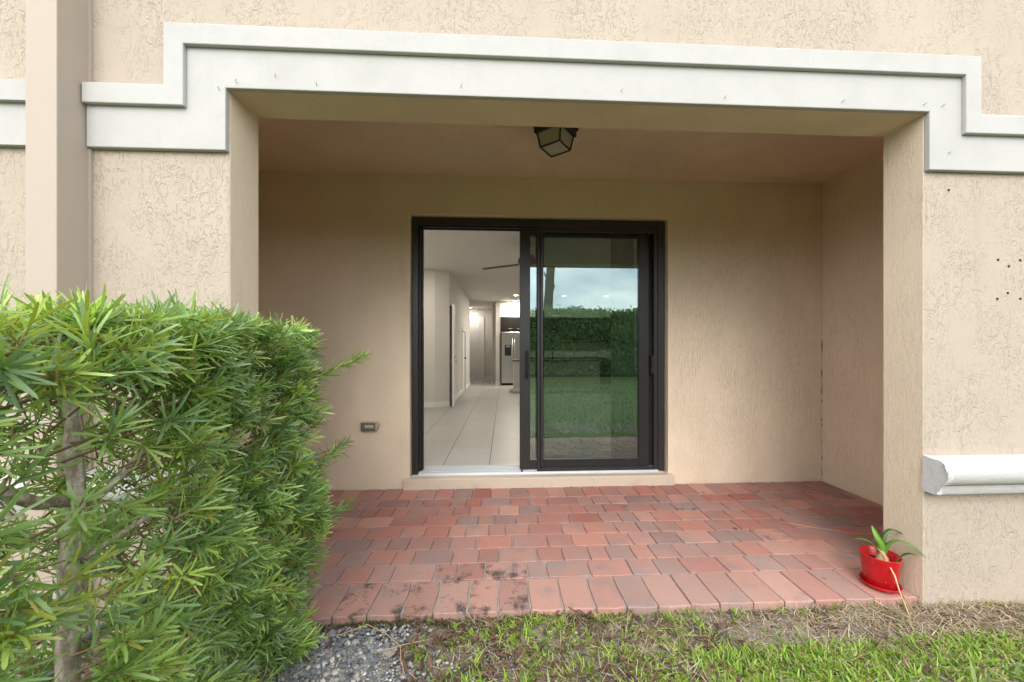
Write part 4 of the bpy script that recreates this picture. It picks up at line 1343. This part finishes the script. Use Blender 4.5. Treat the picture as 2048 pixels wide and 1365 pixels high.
def strip(name, n, seed, dens, lr, wr, cols, mat, label, cat, up=(0.5, 0.3), droop=(0.3, 0.2), clump=1, xr=(-1.0, 2.9), yr=(1.36, 1.79), zofs=0.0, prof=(0.8, 1.0, 0.9, 0.6, 0.0), fold=0.3, flat=False):
    r = np.random.default_rng(seed)
    P, D, N_, L, W, B, C = [], [], [], [], [], [], []
    k = 0
    while k < n:
        x, y = r.uniform(*xr), r.uniform(*yr)
        if r.random() > dens(x, y): continue
        z = ground_z(x, y) + zofs
        base = np.array(cols[r.integers(0, len(cols))])
        for q_ in range(int(r.integers(1, clump + 1))):
            a = r.uniform(0, 6.28)
            e_ = np.clip(r.normal(*up), 0.02, 1.4)
            d = np.array([math.cos(a) * math.cos(e_), math.sin(a) * math.cos(e_), math.sin(e_)])
            P.append((x + r.normal(0, .006), y + r.normal(0, .006), z + (r.uniform(0, .02) if flat else 0)))
            D.append(d); N_.append((r.normal(0, .2), r.normal(0, .2), 1.0))
            L.append(r.uniform(*lr)); W.append(r.uniform(*wr)); B.append(r.normal(*droop))
            C.append(base * r.uniform(.8, 1.25))
            k += 1
    me = blade_mesh(name, np.array(P), np.array(D), np.array(N_), np.array(L), np.array(W), np.array(B), np.array(C), prof, fold)
    return tag(link(name, me, mat), label, cat, None, "stuff")


def sm(a, b, x):
    t_ = min(1, max(0, (x - a) / (b - a))); return t_ * t_ * (3 - 2 * t_)
def wob(x, y): return 0.5 + 0.5 * math.sin(7.3 * x + 2 * math.sin(9 * y)) * math.cos(11 * y + 3 * x)
def d_grass(x, y):
    if x < -0.5: return 0.02
    d = 0.22 + 0.5 * wob(x, y) * (1 - sm(0.6, 1.5, x))
    d += 1.0 * sm(1.62, 1.50, y) * sm(0.25, 0.75, x)
    if x > 0.95 and 1.57 < y < 1.75: d *= 0.18
    if x < 0.9: d *= 0.25 + 0.75 * sm(0.35, 0.6, wob(x * 1.7 + 1, y * 1.3))
    if x > 1.4 and y > 1.6: d *= 0.5
    return min(1, d) * sm(-0.5, -0.25, x)


GC = [(0.21, 0.34, 0.04), (0.26, 0.39, 0.05), (0.16, 0.28, 0.04), (0.31, 0.42, 0.06), (0.36, 0.40, 0.09)]
strip("grass", 9500, 21, d_grass, (.020, .050), (.004, .0075), GC, M["grass"], "bright green broad-bladed grass growing up to the paver edge", "grass", (0.75, 0.38), (0.35, 0.25), 6)
def d_straw(x, y): return (0.15 + 0.8 * sm(1.1, 1.7, x) * sm(1.48, 1.6, y) + 0.35 * wob(x + 2, y)) * sm(-0.5, -0.3, x)
strip("dry_straw", 8000, 22, d_straw, (.02, .075), (.0012, .003), [(0.46, 0.36, 0.25), (0.36, 0.27, 0.18), (0.52, 0.44, 0.33), (0.28, 0.17, 0.10)], M["straw"], "dry tan straw lying on the soil before the patio", "straw", (0.12, 0.22), (0.1, 0.25), 2, flat=True)
def d_mulch(x, y): return 0.8 * sm(-0.5, -0.3, x) * sm(1.1, 0.5, x) + 0.12 + (0.5 if x < -0.75 else 0)
strip("mulch", 800, 23, d_mulch, (.015, .06), (.006, .014), [(0.085, 0.045, 0.035), (0.13, 0.075, 0.055), (0.055, 0.035, 0.03), (0.18, 0.11, 0.08)], M["mulch"], "dark brown bark mulch chips among the grass", "mulch", (0.1, 0.2), (0.0, 0.1), 1, zofs=0.004, prof=(0.7, 1.0, 0.95, 0.8, 0.0), fold=0.5, flat=True)
strip("moss", 3000, 24, lambda x, y: 1.0 if y > 1.755 - 0.02 * math.sin(x * 20) else 0.0, (.006, .018), (.002, .005), [(0.10, 0.095, 0.03), (0.07, 0.06, 0.03), (0.14, 0.15, 0.04), (0.05, 0.035, 0.025)], M["straw"], "olive moss and crumbs along the foot of the front pavers", "moss", (0.8, 0.4), (0.2, 0.2), 3, xr=(-0.95, 0.5), yr=(1.735, 1.795), zofs=0.004)
# lawn behind the viewer (seen in the glass)
strip("lawn", 42000, 25, lambda x, y: 1.0, (.05, .10), (.008, .014), [(0.17, 0.24, 0.07), (0.22, 0.29, 0.09), (0.14, 0.20, 0.065)], M["grass"], "green lawn between the patio strip and the tall hedge", "grass", (0.8, 0.35), (0.3, 0.2), 3, xr=(-5, 9), yr=(-10.0, 1.38), prof=(0.9, 1.0, 0.0))

# twigs and stray leaves
def twig(pts, rad, label):
    o = MB().tube(pts, [rad] * (len(pts) - 1) + [rad * 0.4], 5).build("dry_twig", M["stalk"], None, True)
    return tag(o, label, "twig")
twig([(-0.83, 1.70, -0.02), (-0.72, 1.70, -0.012), (-0.62, 1.735, 0.004), (-0.52, 1.68, 0.0), (-0.44, 1.62, -0.012), (-0.42, 1.55, -0.015), (-0.385, 1.49, -0.03)], 0.0016, "thin curved dry twig lying over the gravel beside the hedge")
twig([(-0.55, 1.61, -0.03), (-0.42, 1.635, -0.015), (-0.30, 1.67, -0.02)], 0.0014, "short straight dry twig across the gravel near the front pavers")
twig([(2.00, 2.62, 0.004), (2.18, 2.52, 0.004), (2.36, 2.43, 0.004), (2.47, 2.41, 0.005), (2.56, 2.45, 0.006), (2.60, 2.50, 0.006)], 0.0022, "thin bent stem lying on the pavers behind the red pot")
lr_ = random.Random(91)
spots = [(1.30, 3.36), (1.33, 3.34), (1.95, 2.78), (2.02, 3.05), (2.30, 2.99), (2.55, 3.02), (2.72, 3.28), (2.86, 3.22), (2.78, 3.08), (2.60, 3.33), (2.20, 3.28), (1.75, 3.18),
         (2.66, 3.15), (2.9, 3.05), (1.60, 2.55), (0.62, 3.37), (0.80, 3.375), (1.05, 3.37), (0.95, 2.95), (-0.76, 1.88), (1.75, 1.95), (2.94, 3.3), (2.45, 3.2), (2.15, 2.85)]
for i, (x, y) in enumerate(spots):
    a = lr_.uniform(0, 6.28); s = lr_.uniform(.016, .04)
    P1 = np.array([[x, y, 0.005]]); D1 = np.array([[math.cos(a), math.sin(a), 0.08]])
    me = blade_mesh("fallen_leaf", P1, D1, np.array([[0, 0, 1.0]]), np.array([s]), np.array([s * lr_.uniform(.25, .5)]), np.array([lr_.uniform(-.15, .2)]), np.array([[0.2, 0.12, 0.05]]), fold=0.5)
    o = link("fallen_leaf", me, M["dryleaf"])
    tag(o, "small dry brown leaf scrap lying on the red patio pavers", "leaf", "dry leaf scraps on the patio")

# ================================================================== BEHIND THE VIEWER (seen in the glass)
hg = np.random.default_rng(31)
n = 42000
hx = hg.uniform(-9, 13, n); hz = hg.uniform(0.1, 3.05, n)
top = hg.random(n) < 0.2
hy = -10.3 - np.abs(hg.normal(0, .16, n)) + 0.12 * np.sin(hx * 2.3) + 0.08 * np.sin(hz * 4 + hx)
hz[top] = 3.0 + hg.normal(0, .09, top.sum()) + 0.06 * np.sin(hx[top] * 3.1); hy[top] = -10.3 - hg.uniform(0, 1.2, top.sum())
HP = np.stack([hx, hy, hz], 1)
HD = hg.normal(0, 1, (n, 3)) + np.array([0, .5, .5])
HN = hg.normal(0, .5, (n, 3)) + np.array([0, 1, .6])
HC = np.array([(0.12, 0.22, 0.05), (0.17, 0.28, 0.06), (0.08, 0.16, 0.045)])[hg.integers(0, 3, n)] * hg.uniform(.7, 1.4, (n, 1))
hedge = tag(empty("clipped_hedge", (2, -10.6, GZ)), "tall clipped green hedge across the lawn, mirrored in the glass", "hedge")
link("foliage", blade_mesh("foliage", HP, HD, HN, hg.uniform(.09, .16, n), hg.uniform(.05, .08, n), hg.uniform(0, .3, n), HC, (0.4, 1.0, 0.9, 0.0)), M["hedge_leaf"], hedge)["kind"] = "stuff"
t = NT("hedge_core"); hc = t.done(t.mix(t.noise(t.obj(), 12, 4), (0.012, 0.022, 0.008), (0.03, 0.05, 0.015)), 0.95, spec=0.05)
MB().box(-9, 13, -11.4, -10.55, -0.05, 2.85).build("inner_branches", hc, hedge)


def palm(label, x, y, h, lean, r0, nf, fl, seed):
    g_ = random.Random(seed)
    root = tag(empty("palm_tree", (x, y, GZ)), label, "palm")
    pts, rad = [], []
    for i in range(25):
        f_ = i / 24
        pts.append((x + lean * f_ ** 1.5, y + 0.1 * math.sin(f_ * 3), GZ + h * f_)); rad.append(r0 * (1 - 0.25 * f_) * (1.0 + 0.10 * (i % 2)))
    MB().tube(pts, rad, 12).build("trunk", M["palmtrunk"], root, True)
    boots = MB()
    for i in range(46):
        f_ = 0.35 + 0.63 * i / 46
        a = i * 2.4
        px_ = x + lean * f_ ** 1.5; pz = GZ + h * f_
        d = Vector((math.cos(a), math.sin(a), 0))
        b0 = Vector((px_, y, pz)) + d * r0 * 0.8
        boots.tube([b0, b0 + d * 0.07 + Vector((0, 0, .14)), b0 + d * 0.13 + Vector((0, 0, .30))], [.05, .04, .015], 5)
    boots.build("leaf_bases", M["palmtrunk"], root)
    P, D, N_, L = [], [], [], []
    c = Vector((x + lean, y, GZ + h))
    for k in range(nf):
        a = k * 2.39996; e_ = R(70 - 85 * k / nf)
        d = Vector((math.cos(a) * math.cos(e_), math.sin(a) * math.cos(e_), math.sin(e_)))
        fp = []
        for i in range(11):
            f_ = i / 10
            fp.append(c + d * (fl * f_) - Vector((0, 0, 0.55 * fl * f_ * f_)))
        MB().tube(fp, [0.02 * (1 - .08 * i) for i in range(11)], 4).build("frond_stem", M["hedge_leaf"] if False else M["twig"], root)
        for i in range(2, 40):
            f_ = i / 40
            p = c + d * (fl * f_) - Vector((0, 0, 0.55 * fl * f_ * f_))
            s_ = d.cross(Vector((0, 0, 1))).normalized()
            for sg in (-1, 1):
                P.append(p); D.append(s_ * sg + d * 0.7 - Vector((0, 0, .35))); N_.append((0, 0, 1)); L.append(fl * 0.30 * math.sin(math.pi * min(1, f_ + .12)) + .08)
    nn = len(P)
    col = np.array([(0.10, 0.17, 0.04)]) * np.random.default_rng(seed).uniform(.7, 1.3, (nn, 1))
    cr = link("crown", blade_mesh("crown", np.array([list(p) for p in P]), np.array([list(p) for p in D]), np.array(N_, dtype=float), np.array(L), np.full(nn, .035), np.full(nn, .3), col, (0.6, 1.0, 0.7, 0.0)), M["hedge_leaf"], root)
    cr["kind"] = "stuff"
    return root


palm("tall palm with shaggy trunk behind the hedge, mirrored in the glass", 2.15, -12.3, 12.5, 0.9, 0.24, 26, 2.2, 4)
palm("small distant palm whose crown tops the hedge, mirrored in the glass", 7.0, -30.0, 4.9, 0.1, 0.2, 30, 1.9, 9)
